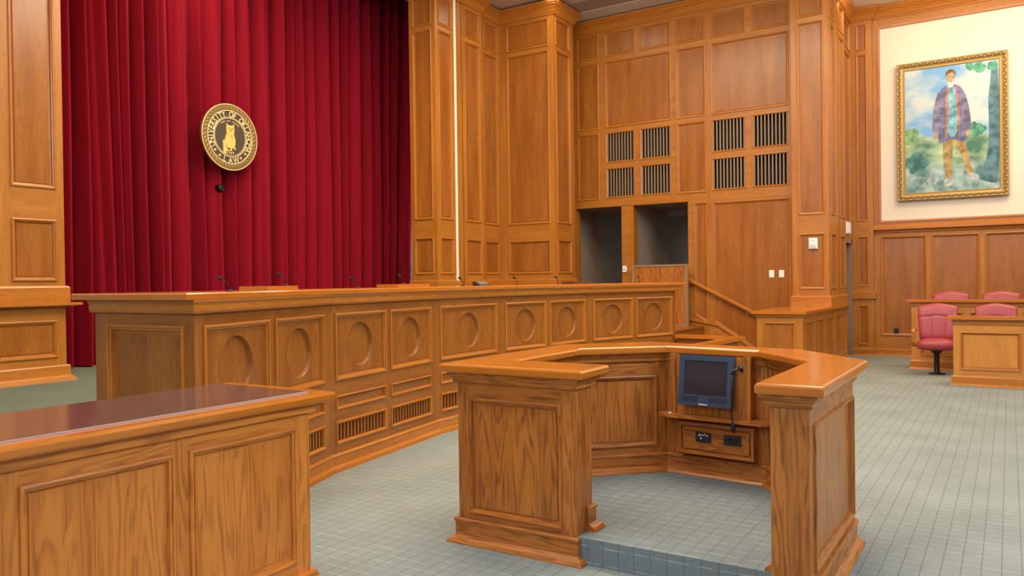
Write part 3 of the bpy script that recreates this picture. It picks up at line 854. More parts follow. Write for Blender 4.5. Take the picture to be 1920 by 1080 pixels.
# ------------------------------------------------------------ stairs, hand rail and half wall
def stairs():
    t = thing('stairs', 'short flight of wooden steps beside the back wall behind the low enclosure wall', 'stairs', (-4.4, 12.2, 0))
    for x0, x1, z in ((-6.0, -4.62, 0.625), (-4.62, -4.28, 0.42), (-4.28, -3.95, 0.21)):
        m = MB(); y0 = 10.55
        m.box(x0, x1, y0, 13.62, 0 if x1 > -4.6 else PLAT + 0.002, z - 0.03, (0, 1, 0)); m.box(x0, x1 + 0.025, y0, 13.62, z - 0.03, z, (0, 1, 0)); m.build('step', 'bench', t)
stairs()
def hand_rail():
    a, b = V((-4.90, 13.585, 1.475)), V((-3.60, 13.585, 0.815))
    t = thing('hand_rail', 'sloping oak hand rail on brass brackets beside the steps', 'handrail', (-4.25, 13.585, 1.1))
    m = MB(); d = (b - a).normalized(); up = V((0.45, 0, 0.89)); up = (up - d * up.dot(d)).normalized(); sd = V((0, 1, 0))
    for s in (0,):
        q = [(-.028, -.018), (-.02, -.03), (.02, -.03), (.028, -.018), (.028, .018), (.018, .028), (-.018, .028), (-.028, .018)]
        A = [a + sd * x + up * z for x, z in q]; B = [b + sd * x + up * z for x, z in q]
        for i in range(8):
            j = (i + 1) % 8; m.face([A[i], B[i], B[j], A[j]], d, 1)
        m.face(A, d, 1); m.face(B[::-1], d, 1)
    m.build('rail', 'mold', t)
    for k in (0.06, 0.36, 0.85):
        p = a + (b - a) * k - up * 0.03
        m = MB(); m.tube([p, p - UP * 0.035, p - UP * 0.05 + V((0, 0.03, 0)), p - UP * 0.05 + V((0, 0.075, 0))], 0.008); m.lathe(p + V((0, 0.06, -0.05)), (0, 1, 0), [(0.022, 0), (0.022, 0.012)], 12); m.build('bracket', 'brass', t)
hand_rail()
def half_wall():
    y = 13.36
    t = thing('half_wall', 'wood-veneer half wall with a pale edge strip standing in front of the right doorway', 'partition', (-5.35, y, 0.626))
    m = MB(); m.box(-5.80, -4.83, y, y + 0.04, 0.626, 1.69); m.build('board', 'pod', t)
    m = MB(); e = 0.035
    m.box(-5.84, -4.79, y - 0.012, y + 0.05, 1.69, 1.69 + e, (1, 0, 0)); m.box(-5.84, -5.80, y - 0.012, y + 0.05, 0.626, 1.69); m.box(-4.83, -4.79, y - 0.012, y + 0.05, 0.626, 1.69); m.box(-5.80, -4.83, y - 0.012, y + 0.05, 0.626, 0.626 + e, (1, 0, 0))
    m.build('edge_strip', 'slat', t)['label'] = 'greyish edge strip around the board'
half_wall()

# ------------------------------------------------------------ side counter below the right column
def side_counter():
    t = thing('side_counter', 'oak counter cabinet with vertical panels at the foot of the big right column', 'counter', (-2.75, 12.5, 0))
    x0, x1, y0, y1 = -3.07, -2.44, 11.42, 14.98
    f1, f2 = FY(y0), FX(x1)
    h1 = [(-2.97, -2.55, 0.14, 0.82)]
    framework(f1, x0, x1, 0, 0.945, h1, 'front_frame', 'wall', t)
    h2 = [(11.58, 12.2, 0.14, 0.82), (12.34, 12.96, 0.14, 0.82), (13.10, 13.72, 0.14, 0.82), (13.86, 14.86, 0.14, 0.82)]
    framework(f2, y0, y1, 0, 0.945, h2, 'side_frame', 'wall', t)
    for h in h1: panel(f1, rect(*h), t, w=0.03)
    for h in h2: panel(f2, rect(*h), t, w=0.03)
    m = MB(); m.face([(x0, y0, 0), (x0, 13.4, 0), (x0, 13.4, 0.92), (x0, y0, 0.92)], (0, 0, 1)); m.build('side_frame', 'wall', t)
    c = MB(); c.sweep([(x0, 13.42), (x0, y0), (x1, y0), (x1, y1)], [(0, 0.90), (0.02, 0.905), (0.03, 0.93), (0.03, 0.945), (0, 0.945)]); c.build('fascia', 'mold', t)
    c = MB(); c.prism([(x0 - 0.07, 13.44), (x0 - 0.07, y0 - 0.06), (x1 + 0.06, y0 - 0.06), (x1 + 0.06, y1)] + [(XC + 0.0, y1), (XC + 0.0, YC), (-3.02, YC)], 0.945, 0.985); c.build('counter_top', 'top', t)
    c = MB(); c.sweep([(x0, 13.42), (x0, y0), (x1, y0), (x1, y1)], [(0, 0.10), (0.012, 0.10), (0.02, 0.08), (0.02, 0), (0, 0)]); c.build('plinth', 'mold', t)
side_counter()

# ------------------------------------------------------------ octagonal podium
CT = 1.0
A_, O_, M_, L_, K_, J_, I_, H_, G_, F_, E_, D_, C_, B_ = ((-2.70, 3.49), (-2.70, 4.93), (-2.22, 5.40), (-1.12, 5.18), (-0.65, 4.63), (-0.65, 3.42), (-0.935, 3.42),
    (-0.93, 4.50), (-1.34, 5.00), (-1.98, 5.075), (-2.42, 4.66), (-2.42, 3.83), (-1.815, 3.83), (-1.81, 3.49))
POLY = [A_, O_, M_, L_, K_, J_, I_, H_, G_, F_, E_, D_, C_, B_]     # clockwise: the material lies on the right-hand side
def inset(poly, d):
    return [(p.x, p.y) for p in offset_poly(poly, d)]
def podium():
    t = thing('podium', 'octagonal oak podium enclosure with a wide counter and a carpeted step inside', 'podium', (-1.65, 4.3, 0))
    body = inset(POLY, 0.075)
    PF = 0.135
    body[6] = (body[6][0] - 0.028, body[6][1]); body[7] = (body[7][0] - 0.028, body[7][1])
    names = ['A', 'O', 'M', 'L', 'K', 'J', 'I', 'H', 'G', 'F', 'E', 'D', 'C', 'B']
    pans = {'B': [(0.085, -0.075, 0.17, 0.805)], 'K': [(0.06, -0.06, 0.17, 0.80)], 'A': [(0.08, 0.62, 0.17, 0.805), (0.72, -0.08, 0.17, 0.805)], 'O': [(0.07, -0.07, 0.17, 0.805)],
            'M': [(0.08, 0.5, 0.17, 0.805), (0.58, -0.08, 0.17, 0.805)], 'L': [(0.07, -0.07, 0.17, 0.805)],
            'F': [(0.115, -0.07, 0.305, 0.785)], 'H': [(0.10, -0.10, 0.305, 0.785)]}
    pans['F'] = []; pans['E'] = []
    for i in range(14):
        a, b = body[i], body[(i + 1) % 14]
        nm = names[i]
        fr, L = seg(b, a)                        # outward normal on the right of b->a
        hs = []
        if nm == 'B': hs = [(0.072, L - 0.085, 0.17, 0.805)]
        elif nm == 'K': hs = [(0.085, L - 0.04, 0.17, 0.805)]
        elif nm == 'A': hs = [(0.08, L / 2 - 0.05, 0.17, 0.805), (L / 2 + 0.05, L - 0.08, 0.17, 0.805)]
        elif nm in ('O', 'L'): hs = [(0.07, L - 0.07, 0.17, 0.805)]
        elif nm == 'M': hs = [(0.08, L / 2 - 0.05, 0.17, 0.805), (L / 2 + 0.05, L - 0.08, 0.17, 0.805)]
        elif nm == 'F': hs = [(0.09, L - 0.08, 0.315, 0.79)]
        elif nm in ('E', 'G'): hs = []
        elif nm == 'D': hs = []
        if nm == 'F':                           # the E-F facet belongs to index of F (F->E)
            pass
        framework(fr, 0, L, 0, 0.93, hs, 'side_frame', 'pod', t)
        for h in hs: panel(fr, rect(*h), t, 'pod', 'pod', w=0.032, h=0.016)
    # counter
    cen = POLY[::-1]                            # sweep needs the outside on the right
    c = MB()
    c.sweep(inset(POLY, 0.02)[::-1], [(-0.05, 0.952), (0.010, 0.952), (0.018, 0.956), (0.02, 0.962), (0.02, CT - 0.013), (0.0155, CT - 0.005), (0.008, CT)], closed=True)
    c.prism(inset(POLY, 0.012), CT - 0.03, CT, sides=False, bottom=False)
    c.build('counter_top', 'top', t)
    c = MB()
    c.sweep(body[::-1], [(0, 0.893), (0.016, 0.893), (0.020, 0.897), (0.020, 0.918), (0.028, 0.921), (0.032, 0.930), (0.040, 0.934), (0.044, 0.950), (0.044, 0.954), (0.0, 0.954)], closed=True)
    c.build('cornice', 'pod', t)
    # plinth outside
    b = body
    P0 = [(0, 0.135), (0.016, 0.135), (0.022, 0.128), (0.022, 0.116), (0.016, 0.112), (0.016, 0.040), (0.030, 0.030), (0.042, 0.022), (0.055, 0.006), (0.055, 0.0), (0, 0)]
    c = MB()
    path = [b[5], b[4], b[3], b[2], b[1], b[0], b[13], (b[13][0], b[13][1] + 0.009)]
    c.sweep(path, P0); c.build('plinth', 'pod', t)
    # plinth inside, standing on the carpeted floor
    P1 = [(o, z * 0.95 + PF) for o, z in P0]
    c = MB(); c.sweep([(b[12][0], b[12][1] - 0.07), b[12], b[11], b[10], b[9], b[8], b[7], (b[6][0], b[6][1] + 0.09)], P1); c.build('inner_plinth', 'pod', t)
    # carpeted floor
    yf = 3.575
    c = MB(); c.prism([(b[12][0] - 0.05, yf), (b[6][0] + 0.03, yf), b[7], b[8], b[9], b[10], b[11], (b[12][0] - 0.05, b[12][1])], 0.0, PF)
    c.build('carpeted_floor', 'carpet_shaded', t)
    # equipment wall
    fr, L = Fr(F_, (G_[0] - F_[0], G_[1] - F_[1]), (-0.109, -0.994)), 0.64
    m = MB(); m.fbox(fr, 0.055, 0.595, 0.555, 0.95, -0.08, 0.015); m.build('monitor_board', 'pod', t)
    m = MB()
    m.fbox(fr, 0.045, 0.085, 0.555, 0.955, 0.0, 0.03); m.build('board_frame', 'pod', t); m = MB(); m.fbox(fr, 0.56, 0.605, 0.555, 0.955, 0.0, 0.03); m.build('board_frame', 'pod', t)
    m = MB()
    sh = [(-0.03, -0.07), (0.735, -0.07), (0.745, 0.04), (0.69, 0.085), (0.02, 0.085), (-0.04, 0.04)]
    pl = [fr.P(u, 0, d) for u, d in sh]
    m.prism([(p.x, p.y) for p in pl], 0.533, 0.556, grain=(1, 0, 0)); m.build('shelf', 'pod', t)
    m = MB(); m.fbox(fr, 0.085, 0.615, 0.288, 0.502, -0.08, -0.03); bx = m.build('equipment_box', 'pod', t)
    panel(fr, rect(0.092, 0.608, 0.295, 0.495), t, 'pod', 'pod', w=0.030, h=0.014, deep=0.003, grain=(1, 0, 0), name='equipment_panel')
    for u in (0.125, 0.575):
        m = MB(); m.lathe(fr.P(u, 0.462 - 0.02, 0.0), (fr.n.x, fr.n.y, 0), [(0.006, 0), (0.006, 0.006), (0.003, 0.008)], 10); m.build('screw', 'silver', bx)
    return fr
PFR = podium()
def monitor(fr):
    t = thing('monitor', 'old dark blue flat monitor with speakers, built into the podium under its counter', 'monitor', fr.P(0.3, 0.62, 0.05))
    def box(u0, u1, s0, s1, d0, d1, mb):
        # slanted face: s along the tilted height, d out of it
        a0, a1 = fr.P(0, 0.615, 0.085), fr.P(0, 0.955, 0.035)
        up = (a1 - a0).normalized(); nn = fr.u.cross(up).normalized()
        if nn.dot(fr.n) < 0: nn = -nn
        q = lambda u, s, d: a0 + fr.u * u + up * s + nn * d
        c = [q(u, s, d) for d in (d0, d1) for u, s in ((u0, s0), (u1, s0), (u1, s1), (u0, s1))]
        for f in ((4, 5, 6, 7), (3, 2, 1, 0), (0, 1, 5, 4), (1, 2, 6, 5), (2, 3, 7, 6), (3, 0, 4, 7)): mb.face([c[i] for i in f])
    m = MB(); u0, u1 = 0.130, 0.505
    box(u0, u1, 0.012, 0.055, -0.016, 0.012, m); box(u0, u1, 0.305, 0.343, -0.016, 0.012, m); box(u0, u0 + 0.038, 0.055, 0.305, -0.016, 0.012, m); box(u1 - 0.038, u1, 0.055, 0.305, -0.016, 0.012, m)
    box(u0 + 0.038, u1 - 0.038, 0.055, 0.083, -0.016, 0.012, m)
    m.build('bezel', 'bluedk', t)
    m = MB(); box(u0 + 0.036, u1 - 0.036, 0.08, 0.307, -0.014, 0.003, m); m.build('screen', 'screen', t)
    for a, b in ((u0 + 0.03, u0 + 0.145), (u1 - 0.155, u1 - 0.03)):
        m = MB()
        for r in range(5):
            for k in range(14):
                w = (b - a) / 14
                box(a + w * k, a + w * (k + 0.7), 0.040 + r * 0.007, 0.0445 + r * 0.007, 0.012, 0.0135, m)
        m.build('speaker_grille', 'black', t)
    m = MB()
    for k, w in enumerate((0.006, 0.004, 0.005, 0.007, 0.004, 0.005, 0.004, 0.006)):
        box(0.282 + k * 0.0075, 0.282 + k * 0.0075 + w, 0.020, 0.0275, 0.012, 0.0135, m)
    m.build('nameplate', 'white', t)
    # microphone on its gooseneck
    g = thing('hanging_microphone', 'thin black gooseneck microphone hanging in front of the podium monitor', 'microphone', fr.P(0.545, 0.88, 0.02))
    m = MB(); m.lathe(fr.P(0.545, 0.882, 0.0155), (fr.n.x, fr.n.y, 0), [(0.021, 0), (0.021, 0.012), (0.012, 0.016), (0.010, 0.045)], 18); m.build('socket', 'black', g)
    m = MB(); pts = [fr.P(0.545, 0.882, 0.05), fr.P(0.538, 0.88, 0.075), fr.P(0.522, 0.872, 0.092), fr.P(0.512, 0.85, 0.102), fr.P(0.514, 0.78, 0.112), fr.P(0.518, 0.68, 0.124), fr.P(0.524, 0.60, 0.134), fr.P(0.532, 0.53, 0.138)]
    m.tube(pts[:4], 0.008); m.tube(pts[3:], 0.0042); m.build('gooseneck', 'blackm', g)
    m = MB(); m.lathe(pts[-1], (0.1, 0, -1), [(0.005, -0.02), (0.011, -0.01), (0.015, 0.005), (0.015, 0.028), (0.008, 0.04), (0.002, 0.043)], 14); m.build('head', 'foam', g)
    # plates on the equipment box
    p = thing('control_plate', 'black control plate with white markings on the podium equipment box', 'socket', fr.P(0.27, 0.41, 0))
    m = MB(); m.fbox(fr, 0.215, 0.322, 0.376, 0.440, -0.0022, 0.006); m.build('plate', 'black', p)
    m = MB()
    for u, z, w, h in ((0.236, 0.424, 0.022, 0.004), (0.240, 0.416, 0.010, 0.006), (0.262, 0.420, 0.012, 0.006), (0.278, 0.424, 0.008, 0.008), (0.290, 0.418, 0.014, 0.006), (0.248, 0.397, 0.012, 0.006), (0.251, 0.403, 0.006, 0.005), (0.228, 0.412, 0.004, 0.004)):
        m.fbox(fr, u, u + w, z, z + h, 0.006, 0.0072)
    m.build('marking', 'white', p)
    p = thing('power_socket', 'black double power socket on the podium equipment box', 'socket', fr.P(0.47, 0.41, 0))
    m = MB(); m.fbox(fr, 0.412, 0.528, 0.376, 0.440, -0.0022, 0.006); m.build('plate', 'black', p)
    for u in (0.455, 0.492):
        m = MB(); m.lathe(fr.P(u, 0.408, 0.006), (fr.n.x, fr.n.y, 0), [(0.0165, 0.0), (0.0165, 0.0025), (0.013, 0.0025), (0.013, 0.0008)], 18); m.build('socket_face', 'foam', p)
    m = MB(); m.fbox(fr, 0.045, 0.066, 0.556, 0.563, 0.045, 0.06)
    tag(m.build('paper_scrap', 'paper', origin=fr.P(0.055, 0.556, 0.05)), 'tiny white scrap lying on the left end of the podium shelf', 'paper')
monitor(PFR)

# ------------------------------------------------------------ front desk at the left
def front_desk():
    t = thing('front_desk', 'large oak panelled desk in the left foreground with an inset dark top', 'desk', (-3.0, 1.4, 0))
    x0, x1, y0, y1 = -3.36, -2.72, 0.05, 2.54
    fr = FX(x1)
    cols = [(0.10, 0.60), (0.68, 1.215), (1.295, 1.845), (1.92, 2.455)]
    hs = [(*c, 0.20, 0.80) for c in cols]
    framework(fr, y0, y1, 0, 0.905, hs, 'front_frame', 'desk', t)
    for h in hs: panel(fr, rect(*h), t, 'desk', 'desk', w=0.032, h=0.014)
    fe = Fr((0, y1), (-1, 0), (0, 1))
    framework(fe, -x1, -x0, 0, 0.905, [], 'end_frame', 'desk', t)
    m = MB(); m.face([(x0, y0, 0), (x0, y1, 0), (x0, y1, 0.905), (x0, y0, 0.905)], (0, 0, 1)); m.build('back_frame', 'desk', t)
    m = MB(); m.face([(x0, y0, 0), (x1, y0, 0), (x1, y0, 0.905), (x0, y0, 0.905)], (0, 0, 1)); m.build('end_frame', 'desk', t)
    c = MB(); c.sweep([(x0, y0), (x1, y0), (x1, y1), (x0, y1)], [(0, 0.862), (0.012, 0.862), (0.022, 0.868), (0.022, 0.902), (0.03, 0.908), (0, 0.908)], closed=True); c.build('apron', 'desk', t)
    c = MB(); P = [(-3.415, 0.0), (-2.662, 0.0), (-2.662, 2.655), (-3.415, 2.655)]
    q = [(a + (0.02 if a < -3 else -0.02), b + (0.02 if b < 1 else -0.02)) for a, b in P]
    c.sweep(q, [(-0.05, 0.907), (0.012, 0.907), (0.018, 0.911), (0.02, 0.917), (0.02, 0.938), (0.012, 0.95), (0, 0.95)], closed=True); c.prism(q, 0.93, 0.95, sides=False, bottom=False); c.build('desk_top', 'top', t)
    c = MB(); c.sweep([(x0, y0), (x1, y0), (x1, y1), (x0, y1)], [(0, 0.14), (0.02, 0.14), (0.025, 0.12), (0.025, 0), (0, 0)], closed=True); c.build('plinth', 'desk', t)
    g = MB(); g.box(-3.375, -2.752, 0.06, 2.565, 0.9505, 0.9555)
    go = g.build('glass_sheet', 'glass', origin=(-3.06, 1.3, 0.95)); tag(go, 'dark reflective glass sheet lying on the left foreground desk', 'glass')
    e = MB(); e.box(-2.7545, -2.749, 0.06, 2.565, 0.9504, 0.9558); e.build('sheet_edge', 'glassedge', go)['label'] = 'pale polished front edge'
front_desk()

# ------------------------------------------------------------ jury benches
def jury(name, label, y, x0, x1, top, plinth, pcols, pz, depth):
    t = thing(name, label, 'jury bench', ((x0 + x1) / 2, y, 0))
    fr = FY(y)
    hs = [(a, b, *pz) for a, b in pcols]
    framework(fr, x0, x1, 0, top - 0.04, hs, 'front_frame', 'jury', t)
    for h in hs: panel(fr, rect(*h), t, 'jury', 'mold', w=0.035, h=0.016)
    m = MB(); m.face([(x0, y, 0), (x0, y + 0.06, 0), (x0, y + 0.06, top - 0.04), (x0, y, top - 0.04)], (0, 0, 1)); m.face([(x0, y + 0.06, 0), (x1, y + 0.06, 0), (x1, y + 0.06, top - 0.04), (x0, y + 0.06, top - 0.04)], (0, 0, 1)); m.build('back_frame', 'jury', t)
    c = MB(); c.sweep([(x0, y + 0.06), (x0, y), (x1, y)], [(0, top - 0.115), (0.012, top - 0.112), (0.016, top - 0.10), (0.016, top - 0.045), (0.03, top - 0.04), (0, top - 0.04)]); c.build('fascia', 'mold', t)
    c = MB(); c.box(x0 - 0.07, x1, y - 0.07, y + depth, top - 0.04, top, (1, 0, 0)); c.build('counter_top', 'top', t)
    c = MB(); c.sweep([(x0, y + 0.06), (x0, y), (x1, y)], [(0, plinth), (0.018, plinth), (0.025, plinth - 0.015), (0.025, 0.03), (0.045, 0), (0, 0)]); c.build('plinth', 'mold', t)
jury('front_jury_bench', 'front oak jury bench with framed panels, nearest on the right', 11.98, -0.64, 2.4, 0.915, 0.13, [(-0.555, 0.115), (0.235, 0.90), (1.02, 1.69)], (0.215, 0.705), 0.30)
jury('rear_jury_bench', 'rear oak jury bench behind the front red chairs', 13.82, -1.31, 2.4, 1.09, 0.14, [(-1.18, -0.62), (-0.50, 0.06), (0.18, 0.74)], (0.22, 0.89), 0.30)
mb = MB(); mb.box(-1.25, 2.6, 13.89, 15.88, 0, 0.16); struct(mb.build('floor_jury_riser', 'carpet2'))

# ------------------------------------------------------------ jury chairs
def make_chair(loc, label):
    t = thing('jury_chair', label, 'chair', loc, 'red jury chairs')
    ox, oy, oz = loc
    # backrest
    m = MB(); nu, nv = 36, 36
    def pt(i, k, front):
        s = -1 + 2 * i / nu; v = k / nv
        zt = 1.045 - 0.055 * abs(s) ** 1.6
        z = 0.50 + (zt - 0.50) * v
        hw = 0.235 + 0.03 * min(1, v * 1.3)
        x = s * hw
        th = 0.05 * (1 - abs(s) ** 6 * 0.75) * (1 - (2 * v - 1) ** 10 * 0.7)
        bul = 0.018 * math.cos(s * math.pi / 2) + 0.012 * math.sin(math.pi * v)
        y = 0.215 + 0.10 * v + 0.045 * s * s * -1 
        if front:
            g = 0.0
            if v < 0.66:
                for q in (-0.36, 0.36): g += 0.016 * math.exp(-((s - q) / 0.035) ** 2)
            g += 0.014 * math.exp(-((v - 0.66) / 0.02) ** 2)
            y -= th + bul - g
        else: y += th * 0.6
        return V((ox + x, oy + y, oz + z))
    for fr_ in (True, False):
        for i in range(nu):
            for k in range(nv):
                q = [pt(i, k, fr_), pt(i + 1, k, fr_), pt(i + 1, k + 1, fr_), pt(i, k + 1, fr_)]
                m.face(q if fr_ else q[::-1], None, 0, True)
    for i in range(nu):
        for k in (0, nv): m.face([pt(i, k, True), pt(i + 1, k, True), pt(i + 1, k, False), pt(i, k, False)], None, 0, True)
    for k in range(nv):
        for i in (0, nu): m.face([pt(i, k, True), pt(i, k + 1, True), pt(i, k + 1, False), pt(i, k, False)], None, 0, True)
    m.build('backrest', 'leather', t)
    # seat: superellipse cushion
    m = MB(); nn, mm = 40, 10
    R = []
    for a in range(mm + 1):
        th = -math.pi / 2 + math.pi * a / mm
        row = []
        for k in range(nn):
            ph = 2 * math.pi * k / nn
            se = lambda c, e: math.copysign(abs(c) ** e, c)
            x = 0.262 * se(math.cos(th), 0.45) * se(math.cos(ph), 0.45)
            y = 0.245 * se(math.cos(th), 0.45) * se(math.sin(ph), 0.45)
            z = 0.435 + 0.075 * se(math.sin(th), 0.7) + 0.02 * (1 - (x / .27) ** 2) * (1 if th > 0 else 0)
            row.append(V((ox + x, oy + y - 0.02, oz + z)))
        R.append(row)
    for A, B in zip(R, R[1:]):
        for k in range(nn): m.face([A[k], A[(k + 1) % nn], B[(k + 1) % nn], B[k]], None, 0, True)
    m.build('seat', 'leather', t)
    for sx in (-1, 1):
        m = MB(); x = ox + sx * 0.292
        p = [(0.18, 0.64), (0.0, 0.655), (-0.14, 0.65), (-0.19, 0.625), (-0.185, 0.56), (-0.165, 0.48), (-0.12, 0.43), (0.0, 0.41)]
        rows = [[V((x + a, oy + y, oz + z + b)) for a, b in ((-.024, -.014), (.024, -.014), (.024, .014), (-.024, .014))] for y, z in p]
        for A, B in zip(rows, rows[1:]):
            for k in range(4): m.face([A[k], A[(k + 1) % 4], B[(k + 1) % 4], B[k]], (0, 1, 0), 1)
        m.face(rows[0], (0, 0, 1)); m.face(rows[-1], (0, 0, 1))
        m.build('armrest', 'mold', t)
    m = MB(); m.lathe((ox, oy, oz), (0, 0, 1), [(0.115, 0), (0.115, 0.012), (0.05, 0.022), (0.038, 0.04), (0.038, 0.30), (0.075, 0.335), (0.10, 0.37)], 20); m.build('pedestal', 'blackm', t)
    return t
def copy_tree(o, parent=None):
    c = o.copy(); COL.objects.link(c)
    if parent is not None: c.parent = parent
    for ch in list(o.children): copy_tree(ch, c)
    return c
ch0 = make_chair((-0.92, 13.2, 0), 'red leather jury chair fully seen beside the left end of the front jury bench')
for loc, lb in (((-0.17, 13.2, 0), 'red leather jury chair behind the front jury bench, only its backrest showing'),
                ((-0.835, 14.75, 0.16), 'red leather jury chair behind the rear jury bench, the left one of the two'),
                ((-0.115, 14.75, 0.16), 'red leather jury chair behind the rear jury bench, the right one of the two')):
    c = copy_tree(ch0); c.location = loc; c['label'] = lb

# ------------------------------------------------------------ framed painting
def painting():
    fr = FY(YP - 0.005)
    x0, x1, z0, z1 = -1.715, 0.005, 2.825, 5.30
    t = thing('framed_painting', 'tall gilt-framed painting of a standing figure in a landscape on the cream wall', 'painting', ((x0 + x1) / 2, YP, z0))
    m = MB(); pts = rect(x0, x1, z0, z1); w = 0.135
    rings = [(offset_poly(pts, a), d) for a, d in [(0, 0.0), (0, 0.06), (0.012, 0.075), (0.03, 0.07), (0.06, 0.075), (0.075, 0.055), (0.10, 0.045), (w - 0.012, 0.05), (w - 0.004, 0.04), (w, 0.03)]]
    for (A, da), (B, db) in zip(rings, rings[1:]):
        for i in range(4):
            j = (i + 1) % 4
            m.face([fr.P(*A[i], da), fr.P(*A[j], da), fr.P(*B[j], db), fr.P(*B[i], db)])
    f = m.build('frame', 'gilt', t)
    m = MB()
    def beads(a, b, n):
        for k in range(n):
            p = V(a) + (V(b) - V(a)) * (k + 0.5) / n
            horiz = abs(b[0] - a[0]) > abs(b[1] - a[1])
            rot = Matrix.Rotation(0.6 if k % 2 else -0.6, 3, 'Y')
            m.ellipsoid(fr.P(p.x, p.y, 0.072), 0.034 if horiz else 0.017, 0.010, 0.017 if horiz else 0.034, rot, 8, 5)
    o_ = 0.045
    beads((x0 + o_, z0 + o_), (x1 - o_, z0 + o_), 28); beads((x0 + o_, z1 - o_), (x1 - o_, z1 - o_), 28)
    beads((x0 + o_, z0 + o_), (x0 + o_, z1 - o_), 40); beads((x1 - o_, z0 + o_), (x1 - o_, z1 - o_), 40)
    m.build('carved_leaf', 'golddk', f)
    a0, a1, b0, b1 = x0 + w - 0.004, x1 - w + 0.004, z0 + w - 0.004, z1 - w + 0.004
    W, Hh = a1 - a0, b1 - b0
    # canvas: a procedural landscape in UV space
    mt, nt, b = new_mat('landscape_canvas')
    uv = N(nt, 'ShaderNodeUVMap'); uv.uv_map = 'UVMap'
    sp = N(nt, 'ShaderNodeSeparateXYZ'); nt.links.new(uv.outputs[0], sp.inputs[0])
    def noise(sc, det=4, sx=1, sy=1):
        mp = N(nt, 'ShaderNodeMapping'); mp.inputs['Scale'].default_value = (sx, sy, 1); nt.links.new(uv.outputs[0], mp.inputs[0])
        n = N(nt, 'ShaderNodeTexNoise'); n.inputs['Scale'].default_value = sc; n.inputs['Detail'].default_value = det; nt.links.new(mp.outputs[0], n.inputs['Vector']); return n.outputs['Fac']
    sky = mixc(nt, ramp(nt, noise(2.6, 4, 1, 1.5), [(0.42, 0.0), (0.56, 1.0)]), (0.19, 0.40, 0.66), (0.55, 0.62, 0.60))
    land = mixc(nt, ramp(nt, noise(5.0, 5, 1, 2.0), [(0.36, 0.0), (0.64, 1.0)]), (0.07, 0.19, 0.13), (0.50, 0.62, 0.38))
    near = mixc(nt, ramp(nt, noise(9.0, 5), [(0.38, 0.0), (0.62, 1.0)]), (0.10, 0.20, 0.20), (0.42, 0.56, 0.52))
    hz = math_n(nt, 'ADD', sp.outputs[1], math_n(nt, 'MULTIPLY', math_n(nt, 'SUBTRACT', noise(6.0, 4), 0.5), 0.22))
    c = mixc(nt, ramp(nt, hz, [(0.435, 0.0), (0.455, 1.0)]), land, sky)
    c = mixc(nt, ramp(nt, hz, [(0.15, 1.0), (0.24, 0.0)]), c, near)
    nt.links.new(c, b.inputs['Base Color']); b.inputs['Roughness'].default_value = 0.5; b.inputs['Specular IOR Level'].default_value = 0.2
    me = bpy.data.meshes.new('canvas'); base = world_loc(t)
    vs = [fr.P(a0, b0, 0.03) - base, fr.P(a1, b0, 0.03) - base, fr.P(a1, b1, 0.03) - base, fr.P(a0, b1, 0.03) - base]
    me.from_pydata([tuple(v) for v in vs], [], [(0, 1, 2, 3)])
    ul = me.uv_layers.new(name='UVMap')
    for i, q in enumerate(((0, 0), (W / Hh, 0), (W / Hh, 1), (0, 1))): ul.data[i].uv = q
    me.materials.append(mt)
    cv = bpy.data.objects.new('canvas', me); COL.objects.link(cv); cv.parent = t
    # painted shapes lie on the canvas as thin paint layers
    def paint(name, polys, col, d):
        m = MB()
        for k, p in enumerate(polys): m.face([fr.P(a0 + W * x, b0 + Hh * y, 0.0305 + d + 0.0003 * k) for x, y in p])
        mm_ = bpy.data.materials.new('paint_' + name); mm_.use_nodes = True; nt2 = mm_.node_tree; bs = nt2.nodes['Principled BSDF']
        tc = N(nt2, 'ShaderNodeTexCoord'); n = N(nt2, 'ShaderNodeTexNoise'); n.inputs['Scale'].default_value = 9; n.inputs['Detail'].default_value = 4
        nt2.links.new(tc.outputs['Object'], n.inputs['Vector'])
        cc = mixc(nt2, ramp(nt2, n.outputs['Fac'], [(0.36, 0.0), (0.64, 1.0)]), tuple(x * 0.55 for x in col), tuple(min(1, x * 1.3) for x in col)); nt2.links.new(cc, bs.inputs['Base Color']); bs.inputs['Roughness'].default_value = 0.5; bs.inputs['Specular IOR Level'].default_value = 0.2
        m.build(name, mm_, cv)
    circ = lambda x, y, r, n=14, e=1.0: [(x + r * math.cos(2 * math.pi * k / n), y + r * e * W / Hh * math.sin(2 * math.pi * k / n)) for k in range(n)]
    def chaikin(p, it=2):
        for _ in range(it):
            q = []
            for i in range(len(p)):
                a, b_ = p[i], p[(i + 1) % len(p)]
                q += [(a[0] * .75 + b_[0] * .25, a[1] * .75 + b_[1] * .25), (a[0] * .25 + b_[0] * .75, a[1] * .25 + b_[1] * .75)]
            p = q
        return p
    rnd = random.Random(3)
    def leafy(cx, cy, r, n=20):
        return [(min(0.999, cx + r * rnd.uniform(0.65, 1.15) * math.cos(2 * math.pi * k / n)), min(0.999, cy + r * W / Hh * rnd.uniform(0.6, 1.15) * math.sin(2 * math.pi * k / n))) for k in range(n)]
    def one(name, pts, col, d, smooth=True):
        paint(name, [chaikin(pts) if smooth else pts], col, d)
    one('painted_bush', leafy(0.07, 0.47, 0.11), (0.20, 0.36, 0.18), 0.0008)
    one('painted_bush', leafy(0.13, 0.24, 0.13), (0.08, 0.22, 0.20), 0.0010)
    one('painted_bush', leafy(0.77, 0.47, 0.10), (0.10, 0.30, 0.20), 0.0008)
    one('painted_bush', leafy(0.67, 0.45, 0.06), (0.16, 0.36, 0.22), 0.0009)
    one('painted_stone', leafy(0.30, 0.10, 0.07), (0.34, 0.42, 0.42), 0.0011)
